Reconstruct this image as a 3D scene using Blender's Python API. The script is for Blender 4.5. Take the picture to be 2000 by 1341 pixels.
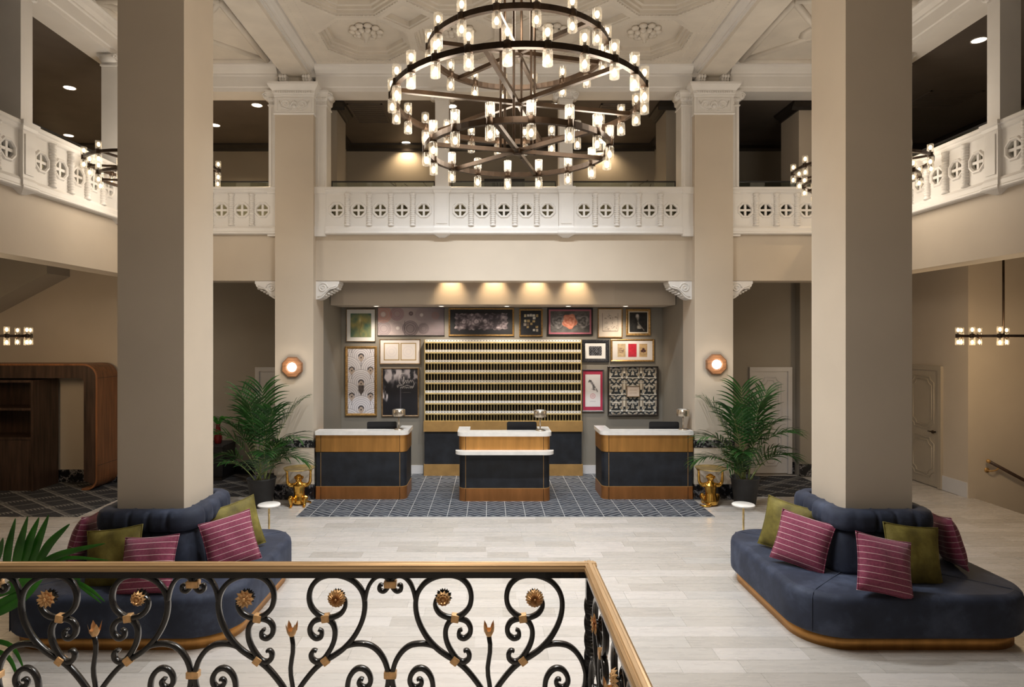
import bpy, math, random
import numpy as np
from mathutils import Vector, Matrix

random.seed(7)
RNG = np.random.default_rng(7)
sc = bpy.context.scene
col = sc.collection
for o in list(bpy.data.objects):
    bpy.data.objects.remove(o)
pi = math.pi

# ------------------------------------------------------------------ camera
F, VX, VY, H, CAMX = 1230.0, 956.0, 660.0, 2.63, -0.238
cam_d = bpy.data.cameras.new('camera')
cam_d.sensor_width = 36.0
cam_d.lens = 36.0 * F / 2000.0
cam_d.shift_x = (1000 - VX) / 2000.0
cam_d.shift_y = -(670.5 - VY) / 2000.0
cam_d.clip_start = 0.05
cam = bpy.data.objects.new('camera', cam_d)
cam.location = (CAMX, 0, H)
cam.rotation_euler = (pi / 2, 0, 0)
col.objects.link(cam)
sc.camera = cam

# ------------------------------------------------------------------ world, exposure
w = bpy.data.worlds.new('world')
sc.world = w
w.use_nodes = True
w.node_tree.nodes['Background'].inputs[0].default_value = (1.0, 0.85, 0.67, 1)
w.node_tree.nodes['Background'].inputs[1].default_value = 0.13
vs = sc.view_settings
vs.view_transform = 'Standard'
vs.look = 'None'
vs.gamma = 1.0
vs.use_curve_mapping = False
vs.exposure = 0.0
sc.cycles.use_denoising = True
sc.cycles.max_bounces = 7
sc.cycles.diffuse_bounces = 4
sc.cycles.transparent_max_bounces = 16
sc.cycles.sample_clamp_indirect = 6.0

WARM = (1.0, 0.72, 0.42)
SOFT = (1.0, 0.87, 0.71)
DAY = (0.90, 0.955, 1.0)


def point(name, loc, power, color=SOFT, r=0.08):
    d = bpy.data.lights.new(name, 'POINT')
    d.energy = power; d.color = color; d.shadow_soft_size = r
    o = bpy.data.objects.new(name, d); o.location = loc
    col.objects.link(o)
    return o


def spot(name, loc, target, power, color=WARM, ang=60, blend=0.6, r=0.04):
    d = bpy.data.lights.new(name, 'SPOT')
    d.energy = power; d.color = color; d.shadow_soft_size = r
    d.spot_size = math.radians(ang); d.spot_blend = blend
    o = bpy.data.objects.new(name, d); o.location = loc
    v = Vector(target) - Vector(loc)
    o.rotation_euler = v.to_track_quat('-Z', 'Y').to_euler()
    col.objects.link(o)
    return o


def disk(name, loc, power, color, r, target=None):
    d = bpy.data.lights.new(name, 'AREA')
    d.shape = 'DISK'; d.size = 2 * r; d.energy = power; d.color = color
    o = bpy.data.objects.new(name, d); o.location = loc
    col.objects.link(o)
    if target is not None:
        o.rotation_euler = (Vector(target) - Vector(loc)).to_track_quat('-Z', 'Y').to_euler()
    return o


def PX(px, Y):
    return (px - VX) / F * Y + CAMX


def PZ(py, Y):
    return H - (py - VY) / F * Y


# ------------------------------------------------------------------ mesh builder
class MB:
    def __init__(s):
        s.v = []; s.f = []; s.m = []; s.sm = []

    def add(s, vs_, fs, m=0, smooth=False):
        b = len(s.v)
        s.v.extend([tuple(map(float, p)) for p in vs_])
        for f in fs:
            s.f.append([i + b for i in f]); s.m.append(m); s.sm.append(smooth)
        return s

    def box(s, x0, x1, y0, y1, z0, z1, m=0):
        x0, x1 = min(x0, x1), max(x0, x1)
        y0, y1 = min(y0, y1), max(y0, y1)
        z0, z1 = min(z0, z1), max(z0, z1)
        return s.add([(x0, y0, z0), (x1, y0, z0), (x1, y1, z0), (x0, y1, z0), (x0, y0, z1), (x1, y0, z1), (x1, y1, z1), (x0, y1, z1)],
                     [(0, 3, 2, 1), (4, 5, 6, 7), (0, 1, 5, 4), (1, 2, 6, 5), (2, 3, 7, 6), (3, 0, 4, 7)], m)

    def loft(s, loops, closed=True, cap0=False, cap1=False, m=0, smooth=True):
        n = len(loops[0]); vs_ = [p for l in loops for p in l]; fs = []
        k = n if closed else n - 1
        for i in range(len(loops) - 1):
            for j in range(k):
                a = i * n + j; b = i * n + (j + 1) % n
                fs.append((a, b, b + n, a + n))
        if cap0: fs.append(tuple(range(n - 1, -1, -1)))
        if cap1: fs.append(tuple(range((len(loops) - 1) * n, len(loops) * n)))
        return s.add(vs_, fs, m, smooth)

    def lathe(s, prof, c=(0, 0, 0), n=16, axis='z', m=0, smooth=True, cap=True, phase=0.0):
        loops = []
        for r, h in prof:
            L = []
            for k in range(n):
                a = 2 * pi * (k + phase) / n
                p = (r * math.cos(a), r * math.sin(a), h)
                if axis == 'y': p = (p[0], h, -p[1])
                if axis == 'x': p = (h, p[0], p[1])
                L.append((p[0] + c[0], p[1] + c[1], p[2] + c[2]))
            loops.append(L)
        return s.loft(loops, True, cap, cap, m, smooth)

    def prism(s, poly, a, b, axis='y', m=0, smooth=False):
        # poly is a list of (p, q); axis y -> (p, a, q); axis x -> (a, p, q); axis z -> (p, q, a)
        def mk(t):
            if axis == 'y': return [(p, t, q) for p, q in poly]
            if axis == 'x': return [(t, p, q) for p, q in poly]
            return [(p, q, t) for p, q in poly]
        n = len(poly); vs_ = mk(a) + mk(b)
        fs = [tuple(range(n)), tuple(range(2 * n - 1, n - 1, -1))]
        s.add(vs_, fs, m, False)
        s.add(vs_, [(i, i + n, (i + 1) % n + n, (i + 1) % n) for i in range(n)], m, smooth)
        return s

    def tube(s, pts, r, n=8, m=0, closed=False, caps=True, flat=1.0):
        P = [Vector(p) for p in pts]
        k = len(P)
        R = r if hasattr(r, '__len__') else [r] * k
        loops = []; nrm = None
        for i in range(k):
            if closed: t = P[(i + 1) % k] - P[i - 1]
            else: t = P[min(i + 1, k - 1)] - P[max(i - 1, 0)]
            if t.length < 1e-9: t = Vector((0, 0, 1))
            t.normalize()
            if nrm is None:
                nrm = Vector((0, 0, 1)) if abs(t.z) < 0.9 else Vector((1, 0, 0))
            nrm = (nrm - t * nrm.dot(t))
            if nrm.length < 1e-6: nrm = t.orthogonal()
            nrm.normalize(); bn = t.cross(nrm)
            loops.append([tuple(P[i] + (nrm * math.cos(2 * pi * j / n) + bn * math.sin(2 * pi * j / n) * flat) * R[i]) for j in range(n)])
        if closed: loops.append(loops[0])
        return s.loft(loops, True, caps and not closed, caps and not closed, m, True)

    def bar(s, pts2, t, d, y=0.0, m=0, ends=None):
        # flat iron bar along a planar curve in (x, z): in-plane thickness t (list or number), depth d in y
        P = [Vector((p[0], p[1])) for p in pts2]; k = len(P); loops = []
        T = t if hasattr(t, '__len__') else [t] * k
        for i in range(k):
            g = P[min(i + 1, k - 1)] - P[max(i - 1, 0)]
            g.normalize(); nx, nz = -g.y, g.x
            h = T[i] / 2; e = d / 2; c = 0.32
            L = []
            for a, b in ((-1, -1 + c), (-1 + c, -1), (1 - c, -1), (1, -1 + c), (1, 1 - c), (1 - c, 1), (-1 + c, 1), (-1, 1 - c)):
                L.append((P[i].x + nx * h * a, y + e * b, P[i].y + nz * h * a))
            loops.append(L)
        return s.loft(loops, True, True, True, m, True)

    def sphere(s, c, r, n=10, k=6, m=0):
        rx, ry, rz = r if hasattr(r, '__len__') else (r, r, r)
        loops = []
        for i in range(k + 1):
            a = -pi / 2 + pi * i / k
            q = max(math.cos(a), 0.02)
            loops.append([(c[0] + rx * q * math.cos(2 * pi * j / n), c[1] + ry * q * math.sin(2 * pi * j / n), c[2] + rz * math.sin(a)) for j in range(n)])
        return s.loft(loops, True, True, True, m, True)

    def mesh(s, name, mats):
        me = bpy.data.meshes.new(name)
        me.from_pydata(s.v, [], s.f)
        if not isinstance(mats, (list, tuple)): mats = [mats]
        for mt in mats: me.materials.append(mt)
        me.polygons.foreach_set('material_index', s.m)
        me.polygons.foreach_set('use_smooth', s.sm)
        me.update()
        return me

    def build(s, name, mats, parent=None, loc=None):
        return link(name, s.mesh(name, mats), parent, loc)


def link(name, me, parent=None, loc=None, rot=None, scale=None):
    o = bpy.data.objects.new(name, me)
    col.objects.link(o)
    if parent is not None: o.parent = parent
    if loc is not None: o.location = loc
    if rot is not None: o.rotation_euler = rot
    if scale is not None: o.scale = scale
    return o


def thing(name, label, cat, loc=(0, 0, 0), rz=0.0, group=None):
    o = bpy.data.objects.new(name, None)
    o.empty_display_size = 0.1
    col.objects.link(o)
    o.location = loc; o.rotation_euler = (0, 0, rz)
    return tag(o, label, cat, group)


def tag(o, label, cat, group=None):
    o['label'] = label; o['category'] = cat
    if group: o['group'] = group
    return o


def struct(o, label=None, cat=None):
    o['kind'] = 'structure'
    if label: o['label'] = label
    if cat: o['category'] = cat
    return o


def copy_tree(o, parent=None):
    c = o.copy(); col.objects.link(c)
    if parent is not None: c.parent = parent
    for ch in list(o.children): copy_tree(ch, c)
    return c


def bx(name, m, x0, x1, y0, y1, z0, z1, parent=None):
    return MB().box(x0, x1, y0, y1, z0, z1).build(name, m, parent)


def spline(pts, k=6, closed=False):
    P = [np.array(p, float) for p in pts]; out = []; n = len(P)
    for i in range(n if closed else n - 1):
        if closed: p0, p1, p2, p3 = P[i - 1], P[i], P[(i + 1) % n], P[(i + 2) % n]
        else: p0, p1, p2, p3 = P[max(i - 1, 0)], P[i], P[i + 1], P[min(i + 2, n - 1)]
        for j in range(k):
            t = j / k
            out.append(tuple(0.5 * (2 * p1 + (p2 - p0) * t + (2 * p0 - 5 * p1 + 4 * p2 - p3) * t * t + (3 * p1 - p0 - 3 * p2 + p3) * t ** 3)))
    if not closed: out.append(tuple(P[-1]))
    return out


def rrect(hx, hy, r, n=8, cx=0.0, cy=0.0):
    L = []
    for qx, qy, a0 in ((1, 1, 0), (-1, 1, pi / 2), (-1, -1, pi), (1, -1, 1.5 * pi)):
        for k in range(n + 1):
            a = a0 + pi / 2 * k / n
            L.append((cx + qx * (hx - r) + r * math.cos(a), cy + qy * (hy - r) + r * math.sin(a)))
    return L


# ------------------------------------------------------------------ materials
def srgb(r, g, b):
    f = lambda c: (c / 255 / 12.92) if c / 255 <= 0.04045 else ((c / 255 + 0.055) / 1.055) ** 2.4
    return (f(r), f(g), f(b))


class NT:
    def __init__(s, name):
        s.m = bpy.data.materials.new(name); s.m.use_nodes = True
        s.t = s.m.node_tree; s.n = s.t.nodes
        s.b = s.n['Principled BSDF']; s.out = s.n['Material Output']

    def new(s, typ, **kw):
        nd = s.n.new(typ)
        for k, v in kw.items():
            if k.startswith('i_'): nd.inputs[k[2:].replace('_', ' ')].default_value = v
            elif k.startswith('n') and k[1:].isdigit(): nd.inputs[int(k[1:])].default_value = v
            else: setattr(nd, k, v)
        return nd

    def L(s, a, b): s.t.links.new(a, b)

    def math(s, op, a, b=None, c=None):
        nd = s.n.new('ShaderNodeMath'); nd.operation = op
        for i, x in enumerate((a, b, c)):
            if x is None: continue
            if isinstance(x, (int, float)): nd.inputs[i].default_value = x
            else: s.L(x, nd.inputs[i])
        return nd.outputs[0]

    def coord(s, kind='Object', scale=(1, 1, 1)):
        tc = s.n.new('ShaderNodeTexCoord'); mp = s.n.new('ShaderNodeMapping')
        mp.inputs['Scale'].default_value = scale
        s.L(tc.outputs[kind], mp.inputs['Vector'])
        return mp.outputs[0]

    def noise(s, vec, scale=5, detail=3, rough=0.5):
        nd = s.n.new('ShaderNodeTexNoise')
        nd.inputs['Scale'].default_value = scale; nd.inputs['Detail'].default_value = detail; nd.inputs['Roughness'].default_value = rough
        if vec is not None: s.L(vec, nd.inputs['Vector'])
        return nd.outputs[0]

    def ramp(s, fac, stops):
        nd = s.n.new('ShaderNodeValToRGB'); e = nd.color_ramp.elements
        while len(e) < len(stops): e.new(0.5)
        for i, (p, c) in enumerate(stops):
            e[i].position = p; e[i].color = (*c, 1)
        s.L(fac, nd.inputs[0])
        return nd.outputs[0]

    def mix(s, fac, a, b):
        nd = s.n.new('ShaderNodeMix'); nd.data_type = 'RGBA'
        for x, i in ((fac, 0), (a, 6), (b, 7)):
            if isinstance(x, (int, float)): nd.inputs[i].default_value = x
            elif isinstance(x, tuple): nd.inputs[i].default_value = (*x, 1)
            else: s.L(x, nd.inputs[i])
        return nd.outputs[2]

    def bump(s, h, strength=0.2, dist=0.01):
        nd = s.n.new('ShaderNodeBump'); nd.inputs['Strength'].default_value = strength; nd.inputs['Distance'].default_value = dist
        s.L(h, nd.inputs['Height']); s.L(nd.outputs[0], s.b.inputs['Normal'])

    def set(s, **kw):
        for k, v in kw.items():
            s.b.inputs[k.replace('_', ' ')].default_value = v
        return s


def pbr(name, c, rough=0.5, metal=0.0, var=0.08, scale=4.0, bump=0.0, bscale=60, aniso=None, sheen=0.0, coat=0.0):
    t = NT(name)
    v = t.coord('Object', aniso or (1, 1, 1))
    nz = t.noise(v, scale, 4)
    d = tuple(max(0, x * (1 - var * 1.6)) for x in c); l = tuple(min(1, x * (1 + var * 1.6)) for x in c)
    t.L(t.ramp(nz, [(0.3, d), (0.7, l)]), t.b.inputs['Base Color'])
    t.set(Roughness=rough, Metallic=metal)
    if sheen: t.b.inputs['Sheen Weight'].default_value = sheen
    if coat: t.b.inputs['Coat Weight'].default_value = coat
    if bump: t.bump(t.noise(v, bscale, 3), bump, 0.004)
    return t.m


def emit(name, c, strength):
    t = NT(name)
    nz = t.noise(t.coord(), 8)
    t.L(t.ramp(nz, [(0.2, tuple(x * 0.96 for x in c)), (0.8, c)]), t.b.inputs['Emission Color'])
    t.b.inputs['Base Color'].default_value = (*c, 1)
    t.b.inputs['Emission Strength'].default_value = strength
    t.m.cycles.emission_sampling = 'NONE'
    return t.m


M = {}
M['beige'] = pbr('beige_paint', (0.58, 0.50, 0.405), 0.6, var=0.03, scale=1.2, bump=0.03, bscale=120)
M['greige'] = pbr('greige_paint', (0.36, 0.325, 0.275), 0.6, var=0.03, scale=1.2)
M['taupe'] = pbr('taupe_alcove_paint', (0.245, 0.222, 0.185), 0.6, var=0.03, scale=1.2)
M['white'] = pbr('white_plaster', (0.80, 0.775, 0.745), 0.45, var=0.02, scale=3, bump=0.04, bscale=80)
M['ceil'] = pbr('ceiling_plaster', (0.70, 0.645, 0.57), 0.55, var=0.05, scale=2.5, bump=0.08, bscale=50)
M['dkceil'] = pbr('dark_ceiling_paint', (0.115, 0.097, 0.085), 0.6, var=0.08, scale=2)
M['crown'] = pbr('black_brown_crown', (0.022, 0.018, 0.016), 0.4, var=0.1)
M['iron'] = pbr('black_iron', (0.012, 0.012, 0.014), 0.26, metal=0.0, var=0.2, scale=20, bump=0.15, bscale=90, coat=0.5)
M['bronze'] = pbr('dark_bronze', (0.045, 0.026, 0.014), 0.38, metal=0.55, var=0.2, scale=12)
M['gold'] = pbr('gilded_metal', (0.82, 0.50, 0.24), 0.36, metal=0.45, var=0.15, scale=30, bump=0.25, bscale=160)
M['statue'] = pbr('polished_gold', (0.80, 0.46, 0.10), 0.22, metal=1.0, var=0.15, scale=18)
M['rail'] = pbr('brass_handrail', (0.56, 0.375, 0.20), 0.36, metal=0.4, var=0.1, scale=9, aniso=(0.4, 6, 6))
M['brass'] = pbr('brushed_brass', (0.62, 0.31, 0.09), 0.36, metal=0.78, var=0.14, scale=2.2, aniso=(3, 1, 0.5))
M['copper'] = pbr('copper_brass', (0.44, 0.185, 0.06), 0.36, metal=0.75, var=0.12, scale=2.2, aniso=(3, 1, 0.5))
M['brassd'] = pbr('cabinet_brass', (0.50, 0.30, 0.11), 0.45, metal=0.45, var=0.08, scale=5)
M['brassl'] = pbr('light_brass', (0.86, 0.66, 0.30), 0.3, metal=0.7, var=0.1, scale=15)
M['leather'] = pbr('black_leather', (0.011, 0.013, 0.018), 0.55, var=0.35, scale=5, bump=0.2, bscale=220)
M['counter'] = pbr('white_quartz', (0.80, 0.77, 0.73), 0.22, var=0.04, scale=9)
M['black'] = pbr('black_plastic', (0.014, 0.014, 0.016), 0.35, var=0.1)
M['nickel'] = pbr('brushed_nickel', (0.62, 0.54, 0.44), 0.28, metal=0.95, var=0.08, scale=20)
M['pot'] = pbr('charcoal_pot', (0.028, 0.028, 0.03), 0.6, var=0.15, scale=6)
M['soil'] = pbr('potting_soil', (0.07, 0.05, 0.035), 0.95, var=0.5, scale=60, bump=1, bscale=90)
M['oak'] = pbr('walnut_octagon', (0.28, 0.13, 0.06), 0.4, var=0.25, scale=5, aniso=(1, 1, 8))
M['dwood'] = pbr('dark_stained_wood', (0.055, 0.030, 0.020), 0.42, var=0.35, scale=4, aniso=(5, 5, 0.4))
M['hole'] = pbr('dark_pigeonhole_wood', (0.014, 0.008, 0.005), 0.8, var=0.3, scale=9)
M['owood'] = pbr('reddish_veneer', (0.26, 0.105, 0.042), 0.4, var=0.22, scale=4, aniso=(5, 5, 0.4))
M['cream'] = pbr('cream_marble', (0.66, 0.57, 0.46), 0.3, var=0.12, scale=3, aniso=(1, 1, 4))
M['doorw'] = pbr('white_door_paint', (0.66, 0.65, 0.66), 0.4, var=0.02)
M['doorb'] = pbr('beige_door_paint', (0.44, 0.38, 0.30), 0.4, var=0.02)
M['stem'] = pbr('palm_stem', (0.20, 0.24, 0.08), 0.5, var=0.3, scale=20)
M['matw'] = pbr('white_mat_board', (0.78, 0.76, 0.73), 0.7, var=0.02)
M['bulb'] = emit('lit_bulb', (1.0, 0.78, 0.48), 3.6)
M['disc'] = emit('downlight_glow', (1.0, 0.90, 0.74), 9.0)
M['sconce'] = emit('sconce_glow', (1.0, 0.93, 0.82), 2.6)


def leafmat(name, c0, c1):
    t = NT(name)
    nz = t.noise(t.coord('Object'), 7, 3)
    t.L(t.ramp(nz, [(0.3, c0), (0.7, c1)]), t.b.inputs['Base Color'])
    t.set(Roughness=0.32)
    t.b.inputs['Transmission Weight'].default_value = 0.0
    return t.m


M['leaf'] = leafmat('palm_leaf', (0.008, 0.036, 0.008), (0.032, 0.115, 0.020))
M['leaf2'] = leafmat('bright_palm_leaf', (0.02, 0.13, 0.012), (0.055, 0.25, 0.03))

# clear fluted glass: part see-through, part glossy, part light-scattering
t = NT('fluted_glass')
tr = t.new('ShaderNodeBsdfTransparent'); tr.inputs[0].default_value = (0.97, 0.95, 0.92, 1)
gl = t.new('ShaderNodeBsdfGlossy'); gl.inputs['Roughness'].default_value = 0.12
tl = t.new('ShaderNodeBsdfTranslucent'); tl.inputs[0].default_value = (0.95, 0.92, 0.86, 1)
wv = t.noise(t.coord('Object', (60, 60, 2)), 3, 1)
m1 = t.new('ShaderNodeMixShader'); m1.inputs[0].default_value = 0.14
m2 = t.new('ShaderNodeMixShader')
t.L(t.math('MULTIPLY', wv, 0.30), m2.inputs[0])
t.L(tr.outputs[0], m1.inputs[1]); t.L(gl.outputs[0], m1.inputs[2])
t.L(m1.outputs[0], m2.inputs[1]); t.L(tl.outputs[0], m2.inputs[2]); t.L(m2.outputs[0], t.out.inputs[0])
M['glass'] = t.m

t = NT('rail_glass')
tr = t.new('ShaderNodeBsdfTransparent'); tr.inputs[0].default_value = (0.80, 0.86, 0.83, 1)
gl = t.new('ShaderNodeBsdfGlossy'); gl.inputs['Roughness'].default_value = 0.03
m1 = t.new('ShaderNodeMixShader')
t.L(t.ramp(t.noise(t.coord(), 1.0), [(0.0, (0.10,) * 3), (1.0, (0.13,) * 3)]), m1.inputs[0])
t.L(tr.outputs[0], m1.inputs[1]); t.L(gl.outputs[0], m1.inputs[2]); t.L(m1.outputs[0], t.out.inputs[0])
M['pane'] = t.m


def stone():
    t = NT('stone_plank')
    oi = t.new('ShaderNodeObjectInfo'); ge = t.new('ShaderNodeNewGeometry')
    r = t.math('FRACT', t.math('ADD', oi.outputs['Random'], ge.outputs['Random Per Island']))
    ge2 = t.new('ShaderNodeNewGeometry')
    mp = t.new('ShaderNodeMapping'); mp.inputs['Scale'].default_value = (0.9, 7, 1)
    t.L(ge2.outputs['Position'], mp.inputs['Vector'])
    grain = t.noise(mp.outputs[0], 2.2, 5, 0.6)
    base = t.ramp(r, [(0.0, (0.47, 0.435, 0.395)), (0.4, (0.55, 0.515, 0.475)), (0.75, (0.60, 0.56, 0.525)), (1.0, (0.52, 0.495, 0.465))])
    g = t.ramp(grain, [(0.3, (0.88, 0.87, 0.865)), (0.7, (1.0, 1.0, 1.0))])
    mx = t.new('ShaderNodeMix', data_type='RGBA', blend_type='MULTIPLY'); mx.inputs[0].default_value = 0.8
    t.L(base, mx.inputs[6]); t.L(g, mx.inputs[7]); t.L(mx.outputs[2], t.b.inputs['Base Color'])
    t.L(t.ramp(grain, [(0.2, (0.22,) * 3), (0.8, (0.34,) * 3)]), t.b.inputs['Roughness'])
    return t.m


M['stone'] = stone()


def marble_dark(name):
    t = NT(name)
    v = t.coord('Object')
    n1 = t.noise(v, 3.5, 6, 0.65)
    vein = t.math('ABSOLUTE', t.math('SUBTRACT', n1, 0.5))
    t.L(t.ramp(vein, [(0.0, (0.42, 0.40, 0.40)), (0.012, (0.10, 0.10, 0.11)), (0.05, (0.013, 0.013, 0.016)), (1.0, (0.01, 0.01, 0.012))]), t.b.inputs['Base Color'])
    t.set(Roughness=0.12)
    return t.m


M['marble'] = marble_dark('black_veined_marble')

t = NT('speckled_band')
vo = t.new('ShaderNodeTexVoronoi'); vo.inputs['Scale'].default_value = 38
t.L(t.coord('Object'), vo.inputs['Vector'])
t.L(t.ramp(vo.outputs['Color'], [(0.0, (0.008, 0.008, 0.009)), (0.55, (0.02, 0.02, 0.02)), (0.75, (0.22, 0.21, 0.2))]), t.b.inputs['Base Color'])
t.set(Roughness=0.25)
M['band'] = t.m


def lines(t, x, period, width):
    return t.math('LESS_THAN', t.math('FRACT', t.math('DIVIDE', x, period)), width)


def rug_mat():
    t = NT('desk_rug_pattern')
    sp = t.new('ShaderNodeSeparateXYZ'); t.L(t.coord('Object'), sp.inputs[0])
    x, y = sp.outputs[0], sp.outputs[1]
    gx = lines(t, x, 0.289, 0.026); gy = lines(t, y, 0.289, 0.02)
    tri = t.math('PINGPONG', x, 0.289)
    z1 = lines(t, t.math('ADD', y, t.math('MULTIPLY', tri, 0.75)), 0.105, 0.30)
    z2 = lines(t, t.math('SUBTRACT', y, t.math('MULTIPLY', tri, 0.75)), 0.105, 0.30)
    chk = t.math('LESS_THAN', t.math('FRACT', t.math('DIVIDE', y, 0.62)), 0.5)
    z = t.math('ADD', t.math('MULTIPLY', z1, chk), t.math('MULTIPLY', z2, t.math('SUBTRACT', 1.0, chk)))
    nz = t.noise(t.coord('Object'), 4, 3)
    base = t.ramp(nz, [(0.3, (0.022, 0.028, 0.040)), (0.7, (0.050, 0.058, 0.076))])
    c = t.mix(z, base, (0.20, 0.21, 0.225))
    c = t.mix(t.math('MAXIMUM', gx, gy), c, (0.48, 0.48, 0.47))
    t.L(c, t.b.inputs['Base Color']); t.set(Roughness=0.75)
    return t.m


def carpet_mat(name, kx, rung):
    t = NT(name)
    sp = t.new('ShaderNodeSeparateXYZ'); t.L(t.coord('Object'), sp.inputs[0])
    x, y = sp.outputs[0], sp.outputs[1]
    a = t.math('ADD', x, t.math('MULTIPLY', y, kx)); b = t.math('SUBTRACT', x, t.math('MULTIPLY', y, kx))
    la = lines(t, a, 0.62, 0.05); lb = lines(t, b, 0.62, 0.05)
    ra = t.math('MULTIPLY', lines(t, b, rung, 0.35), lines(t, a, 0.62, 0.22))
    rb = t.math('MULTIPLY', lines(t, a, rung, 0.35), lines(t, b, 1.24, 0.16))
    l = t.math('MAXIMUM', t.math('MAXIMUM', la, lb), t.math('MAXIMUM', ra, rb))
    nz = t.noise(t.coord('Object'), 30, 3)
    base = t.ramp(nz, [(0.3, (0.018, 0.018, 0.022)), (0.7, (0.04, 0.04, 0.045))])
    t.L(t.mix(l, base, (0.23, 0.22, 0.205)), t.b.inputs['Base Color']); t.set(Roughness=0.95)
    t.bump(nz, 0.3, 0.004)
    return t.m


M['rug'] = rug_mat()
M['carpet'] = carpet_mat('ladder_diamond_carpet', 1.3, 0.075)


def velvet(name, c0, c1, c2, scale=3.0):
    t = NT(name)
    v = t.coord('Object')
    n1 = t.noise(v, scale, 5, 0.62)
    t.L(t.ramp(n1, [(0.25, c0), (0.5, c1), (0.75, c2)]), t.b.inputs['Base Color'])
    t.set(Roughness=0.75)
    t.b.inputs['Sheen Weight'].default_value = 0.12
    t.b.inputs['Sheen Roughness'].default_value = 0.35
    t.b.inputs['Sheen Tint'].default_value = (*tuple(min(1, x * 4 + 0.1) for x in c2), 1)
    t.bump(t.noise(v, 9, 4), 0.25, 0.01)
    return t.m


M['blue'] = velvet('blue_grey_velvet', (0.009, 0.013, 0.027), (0.020, 0.027, 0.052), (0.064, 0.080, 0.130))
M['olive'] = velvet('olive_velvet', (0.075, 0.058, 0.008), (0.15, 0.12, 0.018), (0.25, 0.21, 0.045), 7)

t = NT('striped_magenta_fabric')
sp = t.new('ShaderNodeSeparateXYZ'); v = t.coord('Object'); t.L(v, sp.inputs[0])
st = t.math('LESS_THAN', t.math('FRACT', t.math('DIVIDE', t.math('ADD', sp.outputs[2], 3.0), 0.052)), 0.075)
nz = t.noise(v, 60, 2)
t.L(t.mix(st, t.ramp(nz, [(0.3, (0.17, 0.022, 0.055)), (0.7, (0.25, 0.038, 0.085))]), (0.72, 0.52, 0.52)), t.b.inputs['Base Color'])
t.set(Roughness=0.8); t.b.inputs['Sheen Weight'].default_value = 0.25
t.bump(t.noise(v, 14, 3), 0.3, 0.01)
M['magenta'] = t.m

t = NT('printed_sheet')
at = t.new('ShaderNodeAttribute', attribute_name='ink')
t.L(at.outputs['Color'], t.b.inputs['Base Color']); t.set(Roughness=0.5)
M['print'] = t.m
# ------------------------------------------------------------------ daylight-balanced key light hung in the chandelier is built with it (see chandelier)
CI, CO = 3.11, 3.735          # inner and outer column faces from the room axis
YF, YB = 5.92, 10.27          # front faces of the near and far columns
XB = 5.65                     # side balcony faces
ZM = 6.8                      # mezzanine ceiling

# ------------------------------------------------------------------ floor
floor = struct(bx('floor', M['stone'], -9.3, 7.75, -2, 12.4, -0.12, -0.005), 'pale grey stone plank floor of the lobby', 'floor')
unit = MB().box(-0.5, 0.5, -0.5, 0.5, -0.012, 0).mesh('tile', M['stone'])
tiles = []
yy = 4.35; row = 0
while yy < 10.5:
    xx = -9.2 + random.uniform(-0.6, 0)
    while xx < 7.74:
        L = random.choice((0.5, 0.62, 0.75, 0.9, 1.1))
        x1 = min(xx + L, 7.74)
        if x1 - xx > 0.1: tiles.append((xx, x1, yy, yy + 0.2))
        xx += L
    yy += 0.2; row += 1


def tile_view(tl):
    cx, cy = (tl[0] + tl[1]) / 2, (tl[2] + tl[3]) / 2
    px = VX + (cx - CAMX) / cy * F; py = VY + H / cy * F
    if px < -20 or px > 2020 or py > 1360: return 0
    if -3.05 < cx < 3.05 and cy > 9.3: return 0
    if cy > 10.3: return 0
    if abs(abs(cx) - 3.42) < 0.9 and 5.35 < cy < 7.1: return 0
    if cx < -6.3 and cy > 9.3: return 0
    if px < 1150 and py > 1125 and px < 20: return 0
    return (tl[1] - tl[0]) * 0.2 / cy ** 3


tiles.sort(key=tile_view, reverse=True)
for tl in tiles[:300]:
    link('tile', unit, floor, ((tl[0] + tl[1]) / 2, (tl[2] + tl[3]) / 2, random.uniform(-0.0006, 0)), None, (tl[1] - tl[0] - 0.002, 0.198, 1))
rest = MB()
for tl in tiles[300:]:
    rest.box(tl[0] + 0.001, tl[1] - 0.001, tl[2] + 0.001, tl[3] - 0.001, -0.012, 0)
o = rest.build('remaining_tiles', M['stone'], floor); o['kind'] = 'stuff'

rug = tag(bx('desk_rug', M['rug'], -3.08, 3.08, 9.25, 12.19, 0.0005, 0.008), 'dark slate rug with pale grid lines under the three reception desks', 'rug')
for s, nm in ((-1, 'left'), (1, 'right')):
    xo = 6.3 if s < 0 else 7.6
    o = bx('aisle_carpet', M['carpet'], s * CO, s * (6.3 if s < 0 else 5.66), 10.45, 12.19 if s < 0 else 12.0, 0.0005, 0.008)
    tag(o, 'charcoal carpet with pale diagonal stripes behind the %s palm' % nm, 'carpet')
o = bx('lounge_carpet', M['carpet'], -9.2, -6.3, 9.27, 11.49, 0.0005, 0.008)
tag(o, 'charcoal carpet with pale ladder diamonds in front of the dark wooden arch', 'carpet')

# stairwell going down at the far right
st = thing('staircase', 'dim stair flight going down past the wall handrail at far right', 'stairs', (7.76, 9.2, -1.6))
for k in range(5):
    bx('step', M['stone'], 0.0 + k * 0.28, 0.0 + (k + 1) * 0.28, -1.6, 1.13, 0, 1.43 - k * 0.18, st)

# ------------------------------------------------------------------ walls
def wall(name, m, *b):
    return struct(bx(name, M[m], *b))


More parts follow.
